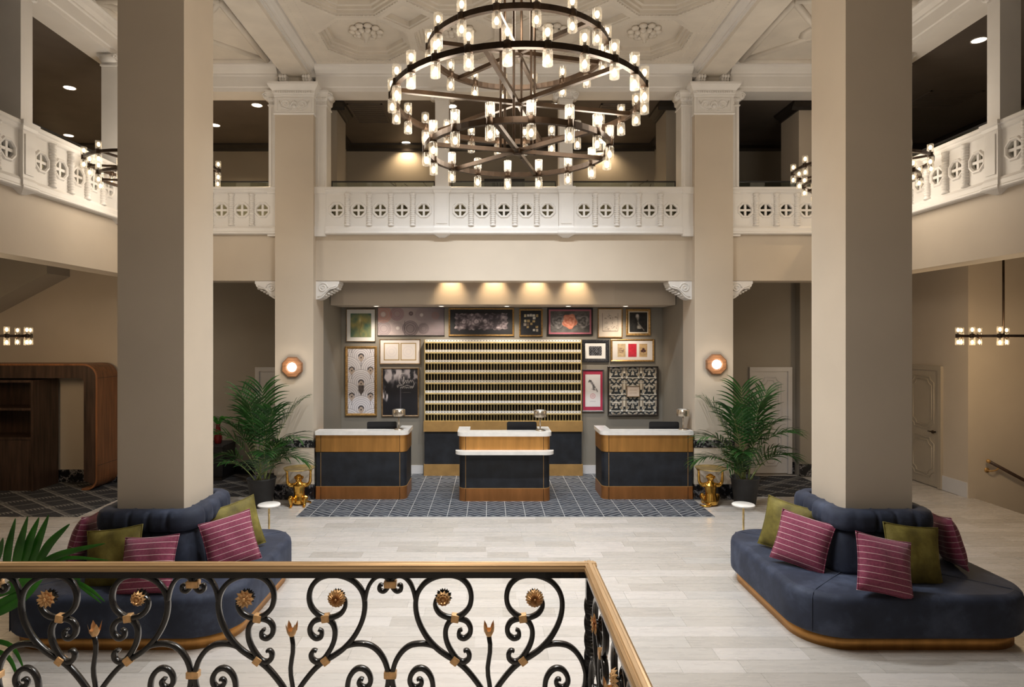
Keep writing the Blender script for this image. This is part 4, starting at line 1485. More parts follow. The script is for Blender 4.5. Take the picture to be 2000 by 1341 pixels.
def a_night(U, V, w_, h_):
    n = fbm(U, V * .7, 7, 17)
    img = lerp((20, 20, 26), (34, 32, 38), n)
    m = np.clip((n - .40) * 5, 0, 1) * np.clip((V - .45 - U * .42) * 4, 0, 1)
    img = over(img, (206, 198, 202), m * .9)
    m2 = np.clip((fbm(U, V, 12, 6) - .52) * 7, 0, 1) * np.clip((V - .62) * 5, 0, 1) * (U > .45)
    img = over(img, (176, 168, 174), m2 * .8)
    img = over(img, (212, 204, 206), np.clip((n - .45) * 6, 0, 1) * (U < .14) * (V > .28) * (V < .55))
    img = over(img, (130, 126, 134), ss(np.abs(U - .51) - .012, .02) * (V < .62) * .6)
    # the looping white script sign
    g = (226, 220, 218)
    for pts in ([(.62, .90), (.52, .90), (.47, .80), (.49, .69), (.57, .66), (.63, .71)], [(.58, .68), (.60, .84), (.62, .70), (.66, .76), (.69, .70), (.72, .77), (.75, .70), (.79, .76), (.82, .71)],
                [(.42, .61), (.50, .645), (.60, .625), (.70, .645), (.80, .625), (.90, .62)], [(.44, .60), (.41, .635), (.47, .66)], [(.86, .75), (.90, .68), (.86, .61)]):
        img = stroke(img, U * w_, V * h_, [(p * w_, q * h_) for p, q in pts], .0036, g, .85)
    for k in range(14):
        x = .50 + k * .028
        img = stroke(img, U * w_, V * h_, [(x * w_, .60 * h_), ((x + .008) * w_, (.585 + .02 * (k % 2)) * h_), ((x + .016) * w_, .60 * h_)], .004, g, .8)
    return over(img, (150, 140, 142), ss(np.abs(V - .49) - .004, .006) * (U > .52) * (U < .8) * (np.sin(U * 160) > 0) * .6)


def a_small(U, V, w_, h_):
    img = lerp((18, 18, 22), (96, 96, 102), (fbm(U, V, 8, 12) - .3) * 1.8)
    return over(img, (190, 190, 196), (np.sin(U * 34) * np.sin(V * 22) > .72) * .8)


def a_cards(U, V, w_, h_):
    img = np.zeros(U.shape + (3,)) + np.array((226, 218, 212))
    for i, (cx, c) in enumerate(((.225, (196, 170, 132)), (.5, (188, 32, 52)), (.775, (188, 156, 112)))):
        m = (np.abs(U - cx) < .10) & (np.abs(V - .5) < .34)
        cc = np.array(c) * (0.85 + .3 * fbm(U, V, 16, 40 + i))[..., None]
        if i == 1: cc = over(cc, (222, 92, 104), (np.abs(np.sin((U * w_ + V * h_) * 120)) < .25) * .5)
        if i == 0: cc = over(cc, (120, 92, 80), ss(np.hypot((U - cx) * w_, (V - .5) * h_) - .05, .03) * (fbm(U, V, 20, 5) > .5) * .7)
        if i == 2:
            X, Z = (U - cx) * w_, (V - .5) * h_
            d = np.minimum(np.hypot(X, Z - .022), np.minimum(np.hypot(X - .026, Z + .012), np.hypot(X + .026, Z + .012))) - .024
            cc = over(cc, (58, 24, 26), np.maximum(ss(d, .008), ss(np.abs(X) - .006, .006) * (Z < -.02) * (Z > -.055)))
        img = np.where(m[..., None], cc, img)
    return img


def a_bird(U, V, w_, h_):
    img = np.zeros(U.shape + (3,)) + np.array((224, 220, 222))
    X, Z = U * w_, V * h_
    ink = (52, 50, 52)
    sp_ = fbm(U, V, 30, 8)
    body = [(.30, .80), (.36, .78), (.44, .74), (.52, .67), (.56, .60), (.58, .54)]
    img = stroke(img, X, Z, [(p * w_, q * h_) for p, q in body], .020, ink, .75)
    img = stroke(img, X, Z, [(p * w_, q * h_) for p, q in [(.24, .77), (.30, .81), (.38, .80)]], .012, ink, .8)
    img = stroke(img, X, Z, [(p * w_, q * h_) for p, q in [(.56, .66), (.66, .60), (.76, .52), (.80, .47)]], .010, ink, .7)
    img = stroke(img, X, Z, [(p * w_, q * h_) for p, q in [(.40, .55), (.55, .53), (.74, .50)]], .004, ink, .7)
    img = np.where((sp_ > .62)[..., None] & (Z > .5 * h_)[..., None], np.minimum(img + 60, 226), img)
    d = np.hypot(X - .5 * w_, Z - .33 * h_)
    img = over(img, (196, 108, 122), ss(np.abs(d - .045) - .005, .006) * .8 + ss(np.abs(d - .018) - .005, .006) * .8)
    return over(img, (150, 150, 158), ((np.abs(V - .16) < .008) & (np.abs(U - .5) < .2)) * .7)


def a_nouveau(U, V, w_, h_):
    X, Z = (U - .5) * w_, (V - .5) * h_
    px_, pz = .16, .32
    x = np.abs(np.mod(X + px_ * 2, px_ * 2) - px_); z = np.mod(Z + .08 + pz * 2, pz)
    w1 = x + .040 * np.sin(20 * z) + .02 * np.sin(41 * z + 1); w2 = z + .05 * np.sin(22 * x)
    f = np.sin(58 * w1) * np.cos(30 * w2) + .35 * np.sin(80 * np.hypot(x - .08, z - .17))
    base = lerp((36, 46, 54), (48, 44, 40), fbm(U, V, 5, 3))
    tan_ = lerp((132, 116, 92), (206, 196, 180), vnoise(U, V, 6, 22))
    img = np.where((f > .15)[..., None], tan_, base)
    img = over(img, (232, 228, 220), ss(np.abs(f - .15) - .16, .16))
    img = over(img, (226, 220, 208), ((np.abs(np.mod(z, .16) - .01) < .008) & (x > .06)) * .9)
    bars = (x < .05) & (z > .10) & (z < .22)
    return np.where(bars[..., None], np.where((np.sin(x * 150) > 0)[..., None], np.array((214, 204, 186)), np.array((120, 104, 86))), img)


picture((676, 733, 603, 667), 'gold-green hazy print with wide white mat, top left of the gallery wall', fr_wood, 1.2, a_green, (7, 7.5))
picture((737, 868, 600, 655), 'unframed silvery panorama of circles and rings under the soffit', fr_grey, .8, a_rings)
picture((876, 1004, 601, 656), 'wide black picture with torn pale lace pattern in gilt frame', fr_gold, 3.2, a_lace)
picture((1014, 1060, 603, 657), 'small collage of stamp-like squares on black in gilt frame', fr_gold, 3.2, a_collage)
picture((1069, 1158, 601, 655), 'picture of an orange rose between grey roses with pink mat', fr_dark, 3.0, a_rose, 3.2, pbr('pink_mat', (.42, .13, .17), .7, var=.05))
picture((1168, 1216, 602, 659), 'fine brown line drawing on cream paper in thin gilt frame', fr_gold, 1.8, a_line)
picture((1223, 1271, 603, 655), 'dark photograph of a pale figure, wide gilt frame, top right', fr_gold, 4.5, a_figure, 2.2, pbr('cream_mat', (.66, .58, .46), .7, var=.03))
picture((741, 821, 662, 711), 'white sheet with two pale squares outlined in gold', fr_wood, 1.8, a_pair)
picture((674, 736, 676, 812), 'tall white print of scalloped arches with peacock eyes and dark gem', fr_gold, 5.0, a_peacock)
picture((745, 818, 718, 813), 'black and white night photograph with looping white script sign', fr_wood, 2.5, a_night)
picture((1136, 1190, 663, 707), 'small dark print with white mat in ornate black frame', fr_orn, 7.0, a_small, (7.5, 6.0))
picture((1193, 1278, 662, 706), 'three playing cards, beige, red and beige, in a gilt frame', fr_gold, 3.5, a_cards)
picture((1136, 1180, 721, 804), 'ink bird drawing on white paper with crimson mat', fr_grey, 3.0, a_bird, (4.2, 7.0), pbr('crimson_mat', (.42, .03, .075), .7, var=.05))
big = picture((1187, 1285, 715, 811), 'large swirling black, tan and white pattern with small plaque at its centre', fr_dark, 2.2, a_nouveau, 0, None, .06)
pq = frame_mb(.13, .105, .014, .02); o = pq.build('plaque_frame', fr_wood, big, (0, -.05, -.01))
sheet('plaque', .23, .18, -.068, lambda U, V, a, b: over(lerp((214, 194, 178), (226, 210, 196), fbm(U, V, 4, 2)), (184, 160, 142), ((np.abs(U - .5) < .3) & (np.abs(np.mod(V * 9, 1) - .5) < .2) & (np.abs(V - .5) < .3)) * .6), big, 0, -.01)
# ------------------------------------------------------------------ banquettes around the near columns
def seams(P, gap, depth, width=.018):
    # arc-length grooves along a closed plan loop; returns inward offsets per point
    n = len(P); s_ = [0.0]
    for i in range(n): s_.append(s_[-1] + math.dist(P[i], P[(i + 1) % n]))
    tot = s_[-1]; k = round(tot / gap); g = tot / k
    return [depth * math.exp(-((((s_[i] + g / 2) % g) - g / 2) / width) ** 2) for i in range(n)]


def dense(P, step):
    out = []
    for i in range(len(P)):
        a, b = P[i], P[(i + 1) % len(P)]
        m = max(1, int(math.dist(a, b) / step))
        for k in range(m): out.append((a[0] + (b[0] - a[0]) * k / m, a[1] + (b[1] - a[1]) * k / m))
    return out


def inset(P, e):
    n = len(P); out = []
    E = e if hasattr(e, '__len__') else [e] * n
    for i in range(n):
        a, b = P[i - 1], P[(i + 1) % n]
        tx, ty = b[0] - a[0], b[1] - a[1]; L = math.hypot(tx, ty) or 1
        out.append((P[i][0] - ty / L * E[i], P[i][1] + tx / L * E[i]))
    return out


def banquette(s):
    nm = 'left' if s < 0 else 'right'
    t_ = thing('banquette', 'blue-grey velvet banquette with gold plinth wrapped round the %s near column' % nm, 'sofa', (s * 3.4225, YF + .3125, 0.0))
    P = dense(rrect(1.03, .98, .42, 14), .09)
    lo = []
    for e, z in ((.05, .112), (.02, .115), (.004, .135), (0, .17), (0, .39), (.008, .43), (.03, .455), (.07, .465)):
        lo.append([(p[0], p[1], z) for p in inset(P, e)])
    inner = dense(rrect(.34, .34, .02, 14), .09)
    mb = MB().loft(lo, True, False, False, 0, True)
    # top surface ring to the backrest foot
    tl = []
    for f in (0, .35, .7, 1.0):
        base = inset(P, .07)
        tl.append([(p[0] * (1 - f) + p[0] / max(abs(p[0]), abs(p[1])) * .40 * f, p[1] * (1 - f) + p[1] / max(abs(p[0]), abs(p[1])) * .40 * f, .465 + .006 * math.sin(pi * f)) for p in base])
    mb.loft(tl, True, False, False, 0, True)
    seat = mb.build('seat', M['blue'], t_)
    for a in (pi * .25, pi * .75, pi * 1.25, pi * 1.75):
        # piped seams running over the seat at the four corners
        d = (math.cos(a), math.sin(a))
        ex, ey = (1.03 - .42) * (1 if d[0] > 0 else -1) + .42 * d[0], (.98 - .42) * (1 if d[1] > 0 else -1) + .42 * d[1]
        pts = [(d[0] * .6, d[1] * .6, .472), (ex * .92, ey * .92, .468), (ex * .985, ey * .985, .45), (ex * 1.002, ey * 1.002, .40), (ex * 1.002, ey * 1.002, .13)]
        MB().tube(pts, .005, 6).build('piping', M['blue'], seat)
    g = dense(rrect(.972, .922, .385, 14), .09)
    MB().loft([[(p[0], p[1], .0006) for p in g], [(p[0], p[1], .114) for p in g]], True, True, True, 0, True).build('gold_plinth', M['brass'], t_)
    Q = dense(rrect(.335, .335, .06, 6), .018)
    sm = seams(Q, .168, .024, .013)

    def bl(off, z, k=1.0): return [(p[0], p[1], z) for p in inset(Q, [-off + k * q for q in sm])]
    low = [bl(.0, .45, 0), bl(.16, .462), bl(.165, .50), bl(.15, .62), bl(.13, .74), bl(.115, .82), bl(.095, .845), bl(.06, .855, 0)]
    back = MB().loft(low, True, False, False, 0, True).build('backrest', M['blue'], t_)
    rol = [bl(.06, .85, 0), bl(.125, .853), bl(.15, .868), bl(.158, .91), bl(.155, .975), bl(.14, 1.02), bl(.105, 1.042), bl(.045, 1.045), bl(.012, 1.03, 0), bl(.004, .98, 0)]
    MB().loft(rol, True, False, False, 0, True).build('head_roll', M['blue'], t_)
    return t_


banquette(-1); banquette(1)


def pillow_me(name, m, a=.24, th=.085):
    n = 18; top = []; bot = []
    for j in range(n + 1):
        for i in range(n + 1):
            u, v = 2 * i / n - 1, 2 * j / n - 1
            k = 1 - .07 * (1 - v * v) * abs(u) ** 3
            k2 = 1 - .07 * (1 - u * u) * abs(v) ** 3
            t_ = th * (max(0, 1 - abs(u) ** 2.6) ** .6) * (max(0, 1 - abs(v) ** 2.6) ** .6)
            w_ = .006 * math.sin(7 * u + 3 * v) * (1 - u * u) * (1 - v * v)
            top.append((a * u * k, -t_ + w_, a * v * k2)); bot.append((a * u * k, t_ + w_, a * v * k2))
    vs_ = top + bot; fs = []; q = (n + 1) ** 2
    for j in range(n):
        for i in range(n):
            b = j * (n + 1) + i
            fs.append((b, b + 1, b + n + 2, b + n + 1)); fs.append((q + b, q + b + n + 1, q + b + n + 2, q + b + 1))
    return MB().add(vs_, fs, 0, True).mesh(name, m)


PM = pillow_me('cover', M['magenta']); PO = pillow_me('cover', M['olive'], .255, .08)
edge = {}
for k, (m, a) in enumerate((('magenta', .24), ('olive', .255))):
    pts = []
    for s0, s1 in (((-1, -1), (1, -1)), ((1, -1), (1, 1)), ((1, 1), (-1, 1)), ((-1, 1), (-1, -1))):
        for j in range(8):
            u = s0[0] + (s1[0] - s0[0]) * j / 8; v = s0[1] + (s1[1] - s0[1]) * j / 8
            kk = 1 - .07 * (1 - v * v) * abs(u) ** 3; k2 = 1 - .07 * (1 - u * u) * abs(v) ** 3
            pts.append((a * u * kk, .0, a * v * k2))
    edge[m] = MB().tube(pts, .006, 6, closed=True).mesh('piping', M[m])


def pillow(kind, x, y, z, yaw, lean, roll, lb):
    t_ = thing('cushion', lb, 'cushion', (x, y, z), 0, 'scatter cushions on the banquettes')
    t_.rotation_euler = (Matrix.Rotation(math.radians(yaw), 4, 'Z') @ Matrix.Rotation(math.radians(-lean), 4, 'X') @ Matrix.Rotation(math.radians(roll), 4, 'Y')).to_euler()
    link('cover', PM if kind == 'magenta' else PO, t_); link('piping', edge[kind], t_)


c0 = -CAMX
# right banquette
pillow('olive', PX(1537, 6.38), 6.38, .715, -52, 14, 6, 'olive velvet cushion at the back left of the right banquette')
pillow('magenta', PX(1567, 5.98), 5.98, .700, -40, 20, 9, 'magenta striped cushion in front of the olive one, left side of the right banquette')
pillow('magenta', PX(1727, 5.37), 5.37, .690, 4, 22, 13, 'magenta striped cushion at the front of the right banquette')
pillow('olive', PX(1783, 5.62), 5.62, .700, 4, 16, 7, 'olive velvet cushion at the front of the right banquette')
pillow('magenta', PX(1851, 6.02), 6.02, .700, 78, 14, 8, 'magenta striped cushion seen edge-on at the right side of the right banquette')
# left banquette
pillow('magenta', PX(163, 6.02), 6.02, .705, -78, 14, -8, 'magenta striped cushion seen edge-on at the left side of the left banquette')
pillow('olive', PX(222, 5.57), 5.57, .690, -4, 16, -8, 'olive velvet cushion at the front of the left banquette')
pillow('magenta', PX(289, 5.42), 5.42, .680, -4, 24, -5, 'magenta striped cushion at the front of the left banquette')
pillow('magenta', PX(450, 5.98), 5.98, .700, 38, 20, -8, 'magenta striped cushion in front of the olive one, right side of the left banquette')
pillow('olive', PX(463, 6.38), 6.38, .715, 50, 14, -8, 'olive velvet cushion at the back right of the left banquette')

# ------------------------------------------------------------------ small white drink tables
for px, lb in ((525.5, 'small round white drink table with thin brass stem behind the left banquette'), (1452, 'small round white drink table with thin brass stem behind the right banquette')):
    Y = 7.80
    t_ = thing('drink_table', lb, 'table', (PX(px, Y), Y, 0.0005), 0, 'round drink tables')
    MB().lathe([(.13, .555), (.137, .56), (.137, .572), (.13, .577), (.001, .578)], n=32).build('top', M['counter'], t_)
    MB().tube([(0, 0, .01), (0, 0, .557)], .012, 10).build('stem', M['brassl'], t_)
    MB().lathe([(.11, 0), (.11, .008), (.02, .014)], n=28).build('foot', M['brassl'], t_)


# ------------------------------------------------------------------ golden monkey side tables
def monkey_table(px, facing, lb):
    Y = 9.92
    t_ = thing('monkey_table', lb, 'side table', (PX(px, Y), Y, 0.0005), facing, 'golden monkey side tables')
    mb = MB()
    def limb(pts, rad): mb.tube(spline(pts, 4), list(np.interp(np.linspace(0, 1, (len(pts) - 1) * 4 + 1), np.linspace(0, 1, len(rad)), rad)), 10)
    # trunk, seat, head (front of the animal is -y)
    mb.loft([[(r * math.cos(2 * pi * k / 14), d * math.sin(2 * pi * k / 14) + yo, z) for k in range(14)] for r, d, yo, z in
             ((.05, .05, .03, .006), (.098, .09, .03, .03), (.105, .10, .025, .08), (.09, .085, .02, .14), (.080, .072, .012, .20), (.088, .072, .0, .26), (.095, .070, -.006, .31), (.080, .058, -.01, .345), (.045, .045, -.012, .375), (.036, .04, -.015, .40))], True, True, True)
    mb.sphere((0, -.022, .435), (.060, .062, .058), 14, 9)
    mb.sphere((0, -.075, .420), (.034, .036, .028), 10, 7)      # muzzle
    mb.sphere((0, -.062, .452), (.042, .026, .014), 10, 6)      # brow
    for s in (-1, 1):
        mb.sphere((s * .062, -.012, .44), (.012, .020, .024), 8, 6)    # ear
        # raised arm to the tray, with hand
        limb([(s * .07, -.005, .325), (s * .125, -.005, .318), (s * .168, -.01, .36), (s * .178, -.012, .45), (s * .180, -.012, .545)], [.036, .032, .026, .021, .018])
        for f in range(4): limb([(s * .180, -.012, .535), (s * (.158 + .015 * f), -.03 - .004 * f, .553), (s * (.152 + .018 * f), -.052, .560)], [.012, .009, .007])
        limb([(s * .180, -.012, .53), (s * .168, .012, .552), (s * .160, .026, .560)], [.011, .009, .007])
        # folded leg: thigh up to the knee, shank down to the foot
        limb([(s * .06, .02, .06), (s * .105, -.05, .11), (s * .118, -.10, .145)], [.052, .046, .034])
        limb([(s * .118, -.10, .145), (s * .108, -.105, .08), (s * .098, -.10, .022)], [.033, .026, .022])
        limb([(s * .098, -.09, .018), (s * .102, -.135, .016), (s * .106, -.165, .013)], [.022, .020, .012])
        for f in range(3): limb([(s * (.09 + .012 * f), -.15, .012), (s * (.088 + .016 * f), -.178, .010)], [.009, .006])
    limb([(.02, .11, .03), (.10, .15, .02), (.16, .11, .018), (.17, .04, .016)], [.022, .017, .014, .010])   # tail
    body = mb.build('monkey', M['statue'], t_)
    r_ = body.modifiers.new('remesh', 'REMESH'); r_.mode = 'VOXEL'; r_.voxel_size = .0065; r_.use_smooth_shade = True
    s_ = body.modifiers.new('smooth', 'SMOOTH'); s_.iterations = 4; s_.factor = .5
    ey = MB()
    for s in (-1, 1): ey.sphere((s * .022, -.079, .446), .0075, 8, 6)
    ey.build('eyes', M['bronze'], body)
    MB().lathe([(.001, .566), (.20, .566), (.228, .574), (.240, .592), (.236, .594), (.222, .580), (.001, .577)], n=44, cap=False).build('tray', M['brassl'], t_)
    return t_


monkey_table(584, .12, 'golden monkey side table holding up a round tray, beside the left desk')
monkey_table(1388, pi - .15, 'golden monkey side table seen from behind, beside the right desk')


# ------------------------------------------------------------------ palms
def frond_mb(base, az, up, L, droop, n=22, ll=.42, lw=.017, rr=None, stem=.55, r0=.009):
    mb = MB(); P = []; d = Vector((math.cos(az) * math.cos(up), math.sin(az) * math.cos(up), math.sin(up)))
    p = Vector(base); K = 26
    for k in range(K + 1):
        P.append(p.copy())
        d = (d + Vector((0, 0, -droop / K * (0.3 + 1.7 * k / K)))).normalized()
        p = p + d * (L / K)
    mb.tube(P, [r0 * (1 - .8 * k / K) for k in range(K + 1)], 6, 0)
    for i in range(n):
        t_ = stem + (1 - stem) * (i + .5) / n
        f = t_ * K; k = min(int(f), K - 1); c = P[k].lerp(P[k + 1], f - k)
        tg = (P[k + 1] - P[k]).normalized()
        sd = tg.cross(Vector((0, 0, 1)));
        if sd.length < .05: sd = Vector((math.sin(az), -math.cos(az), 0))
        sd.normalize(); upv = sd.cross(tg).normalized()
        q = (t_ - stem) / (1 - stem)
        ln = ll * (0.55 + .75 * math.sin(pi * min(1, .12 + q * .8))) * rr.uniform(.88, 1.08)
        for s in (-1, 1):
            fwd = .60 + .95 * q + rr.uniform(-.12, .12)
            dr = (sd * s + tg * fwd + upv * (.30 + rr.uniform(-.15, .2))).normalized()
            pts = []; dd = dr.copy(); pp = c.copy(); S = 6
            for j in range(S + 1):
                pts.append(pp.copy())
                dd = (dd + Vector((0, 0, -.05 - .035 * j * rr.uniform(.5, 1.5)))).normalized()
                pp = pp + dd * (ln / S)
            A_, B_, C_ = [], [], []
            for j in range(S + 1):
                tt = (pts[min(j + 1, S)] - pts[max(j - 1, 0)]).normalized()
                wv_ = tt.cross(upv)
                if wv_.length < .05: wv_ = sd
                wv_.normalize()
                ww = lw * (math.sin(pi * (0.10 + .88 * (j / S) ** .8)) + .04)
                fold = upv * (ww * .35)
                A_.append(tuple(pts[j] - wv_ * ww + fold)); B_.append(tuple(pts[j])); C_.append(tuple(pts[j] + wv_ * ww + fold))
            mb.loft([A_, B_, C_], False, False, False, 1, True)
    return mb


def clear_column(mb, x0):
    # leaves resting against the column bend along its face instead of running into it
    for i, (x, y, z) in enumerate(mb.v):
        if CI - .04 < abs(x + x0) < CO + .04 and y + 9.88 > YB - .06: mb.v[i] = (x, YB - .06 - 9.88, z)
    return mb


def palm(px, Y, lb, seed, spec, mir=1):
    rr = random.Random(seed)
    t_ = thing('potted_palm', lb, 'plant', (PX(px, Y), Y, 0.0005), 0, 'potted palms beside the far columns')
    MB().lathe([(.145, 0), (.155, .01), (.215, .425), (.225, .43), (.225, .45), (.205, .45), (.198, .40), (.001, .395)], n=36, cap=False).build('pot', M['pot'], t_)
    MB().lathe([(.199, .395), (.12, .408), (.001, .412)], n=24, cap=False).build('soil', M['soil'], t_)
    for k, (az, up, L, dr, ll) in enumerate(spec):
        a = math.radians(az if mir > 0 else 180 - az)
        b = (rr.uniform(-.07, .07), rr.uniform(-.05, .05), .40)
        clear_column(frond_mb(b, a, math.radians(up), L, dr, 14, ll, .0145, rr, .46, .009), PX(px, Y)).build('frond', [M['stem'], M['leaf']], t_)
    for k in range(9):
        a = rr.uniform(0, 2 * pi)
        clear_column(frond_mb((.1 * math.cos(a), .1 * math.sin(a), .40), a, rr.uniform(.9, 1.35), rr.uniform(.45, .8), rr.uniform(.9, 1.6), 8, .26, .011, rr, .3, .006), PX(px, Y)).build('frond', [M['stem'], M['leaf']], t_)
    return t_


# azimuth (deg, 0 = towards +x), elevation, length, droop, leaflet length
SPEC = [(160, 80, 1.42, .8, .42), (15, 76, 1.34, 1.1, .42), (262, 82, 1.25, 1.0, .40), (95, 84, 1.45, .7, .42), (195, 68, 1.15, 1.5, .38), (345, 68, 1.1, 1.6, .38),
        (175, 56, .9, 1.6, .32), (0, 54, .9, 1.6, .32), (290, 66, .85, 1.5, .30), (225, 74, 1.1, 1.2, .36), (320, 78, 1.2, 1.0, .38)]
palm(511, 9.86, 'tall feathery palm in a charcoal pot beside the left far column', 3, SPEC)
palm(1455, 9.90, 'tall feathery palm in a charcoal pot beside the right far column', 11, SPEC[::-1], -1)

# palm whose tips reach into the lower left corner, standing on the floor beyond the railing
rr = random.Random(2)
fp = thing('floor_palm', 'bright green broad-leaved palm rising behind the railing at lower left', 'plant', (-3.62, 3.85, 0.0005))
MB().lathe([(.17, 0), (.18, .01), (.25, .5), (.26, .52), (.24, .52), (.23, .46), (.001, .455)], n=36, cap=False).build('pot', M['pot'], fp)
MB().lathe([(.231, .455), (.001, .47)], n=24, cap=False).build('soil', M['soil'], fp)


def blade(pts, wd, parent, nm='leaf'):
    P = [Vector(p) for p in spline(pts, 6)]; n = len(P) - 1
    A_, B_, C_ = [], [], []
    for j, p in enumerate(P):
        tt = (P[min(j + 1, n)] - P[max(j - 1, 0)]).normalized()
        wv_ = tt.cross(Vector((0.1, -1, .25))).normalized()
        ww = wd * (math.sin(pi * (.06 + .92 * (j / n) ** .75)) + .03)
        fd = Vector((0, 1, 0)) * ww * .45
        A_.append(tuple(p - wv_ * ww + fd)); B_.append(tuple(p)); C_.append(tuple(p + wv_ * ww + fd))
    return MB().loft([A_, B_, C_], False, False, False, 0, True).build(nm, M['leaf2'], parent)


def lp(px, py, Y):   # a leaf point in the palm's own frame
    return (PX(px, Y) + 3.62, Y - 3.85, PZ(py, Y))


for pts, wd in ((((8, 1120, 3.6), (14, 1070, 3.55), (30, 1012, 3.5)), .024), (((25, 1115, 3.6), (36, 1065, 3.55), (54, 1008, 3.5)), .026), (((40, 1112, 3.62), (54, 1060, 3.57), (76, 1010, 3.55)), .026), (((50, 1115, 3.62), (70, 1062, 3.6), (95, 1005, 3.55)), .027),
                (((68, 1106, 3.65), (95, 1062, 3.6), (136, 1023, 3.55)), .026), (((72, 1104, 3.65), (120, 1082, 3.55), (205, 1061, 3.45)), .020), (((66, 1108, 3.68), (130, 1090, 3.6), (212, 1094, 3.5)), .012),
                (((-20, 1165, 3.6), (40, 1140, 3.6), (100, 1112, 3.65)), .030), (((-30, 1195, 3.58), (30, 1165, 3.6), (95, 1118, 3.65)), .030), (((-30, 1210, 3.55), (40, 1172, 3.58), (88, 1122, 3.65)), .022),
                (((150, 1135, 3.5), (180, 1155, 3.45), (205, 1175, 3.4)), .010), (((150, 1140, 3.5), (175, 1160, 3.45), (198, 1178, 3.4)), .008), (((95, 1112, 3.6), (150, 1130, 3.5), (152, 1137, 3.5)), .008),
                (((-30, 1250, 3.5), (20, 1262, 3.45), (48, 1310, 3.4)), .013), (((-30, 1265, 3.5), (15, 1285, 3.45), (38, 1335, 3.4)), .013), (((-20, 1110, 3.6), (-5, 1080, 3.55), (6, 1050, 3.5)), .024),
                (((-30, 1150, 3.62), (-30, 1115, 3.6), (3, 1100, 3.6)), .02)):
    blade([lp(*p) for p in pts], wd, fp)
for q in ((60, 1110, 3.66), (-20, 1150, 3.6), (10, 1115, 3.62), (-35, 1200, 3.5), (-30, 1255, 3.5)):
    e = lp(*q)
    MB().tube(spline([(0, 0, .46), (e[0] * .35, e[1] * .3, .46 + (e[2] - .46) * .6), e], 8), .010, 6).build('stalk', M['stem'], fp)

# ------------------------------------------------------------------ dark wooden arch and shelves at the far left
wa = thing('wooden_arch', 'rounded dark wood and veneer arch standing on the lounge carpet', 'arch', (-8.0, 10.85, 0.008))
Xr = PX(190, 10.85) + 8.0; Xl = -1.22; ZA = 2.18


def arch_line(e):
    P = [(Xl, ZA - e)]
    r = .24 - e
    for k in range(9):
        a = pi / 2 - pi / 2 * k / 8
        P.append((Xr - .24 + r * math.cos(a), ZA - .24 + r * math.sin(a)))
    r2 = .20 - e
    for k in range(9):
        a = -pi / 2 * k / 8
        P.append((Xr - .20 + r2 * math.cos(a), .20 + r2 * math.sin(a)))
    if e < .1: P.append((Xr - .27, e))
    return P


MB().prism(arch_line(0.0) + arch_line(.03)[::-1], 0, .60, 'y').build('veneer_shell', M['owood'], wa)
al = arch_line(.031); il = [(Xl, ZA - .25), (Xr - .30, ZA - .25), (Xr - .25, ZA - .30), (Xr - .25, .16)]
MB().prism(al[:16] + [(Xr - .08, .10)] + il[::-1], .025, .58, 'y').build('dark_lining', M['dwood'], wa)
for z in (.42, 1.93): bx('joint_line', M['crown'], Xr - .001, Xr + .0015, .01, .6, z, z + .006, wa)
su = thing('shelf_unit', 'dark wooden shelf unit with open shelves standing under the arch', 'shelf', (-8.35, 10.78, 0.008))
xr = PX(66, 10.80) + 8.35
bx('side_panel', M['dwood'], xr - .04, xr, 0, .64, 0, 1.90, su)
bx('side_panel', M['dwood'], -.80, -.76, 0, .64, 0, 1.90, su)
bx('back_panel', M['dwood'], -.76, xr - .04, .60, .64, 0, 1.90, su)
for z in (.88, 1.38, 1.86): bx('shelf', M['dwood'], -.76, xr - .04, .03, .60, z, z + .04, su)
bx('front_panel', M['dwood'], -.76, xr - .04, .05, .08, 0, .88, su)

# black console with books and a vase glimpsed behind the left near column
cn = thing('console', 'black console glimpsed between the left near column and the palm', 'cabinet', (-5.2, 11.85, 0.008))
xr = PX(436, 11.6) + 5.2
MB().box(-.9, xr, -.28, .30, .08, .62).build('body', M['black'], cn)
MB().box(-.88, xr - .02, -.26, .28, 0, .08).build('plinth', M['crown'], cn)
bx('top', M['pot'], -.92, xr + .02, -.30, .32, .62, .65, cn)
vz = thing('vase', 'dark red vase on the black console', 'vase', (PX(426, 11.8), 11.8, .658))
MB().lathe([(.05, 0), (.06, .01), (.075, .10), (.045, .26), (.035, .34), (.045, .36)], n=20).build('body', pbr('red_glaze', (.16, .012, .012), .25, var=.2), vz)
for k in range(6):
    a = k * 1.05 + .3
    blade([(0, 0, .34), (.12 * math.cos(a), .06 * math.sin(a), .48), (.30 * math.cos(a), .12 * math.sin(a), .44 + .04 * (k % 2))], .022, vz)

# stair handrail on the right wall
hr = thing('wall_handrail', 'dark wood handrail on a curled brass bracket at the far right stairs', 'handrail', (PX(1930, 10.28), 10.35, PZ(900, 10.28)))
MB().tube([(0, -.075, 0), (.75, -.075, -.40), (1.4, -.075, -.75)], .027, 12).build('rail', M['dwood'], hr)
MB().sphere((0, -.075, 0), .032, 12, 8).build('end_cap', M['brassd'], hr)
br = MB().lathe([(.04, -.012), (.04, 0)], (.03, 0, -.16), 16, 'y')
br.tube(spline([(.03, -.01, -.16), (.04, -.06, -.165), (.12, -.075, -.15), (.17, -.075, -.11)], 5), .012, 8)
br.build('bracket', M['brassd'], hr)
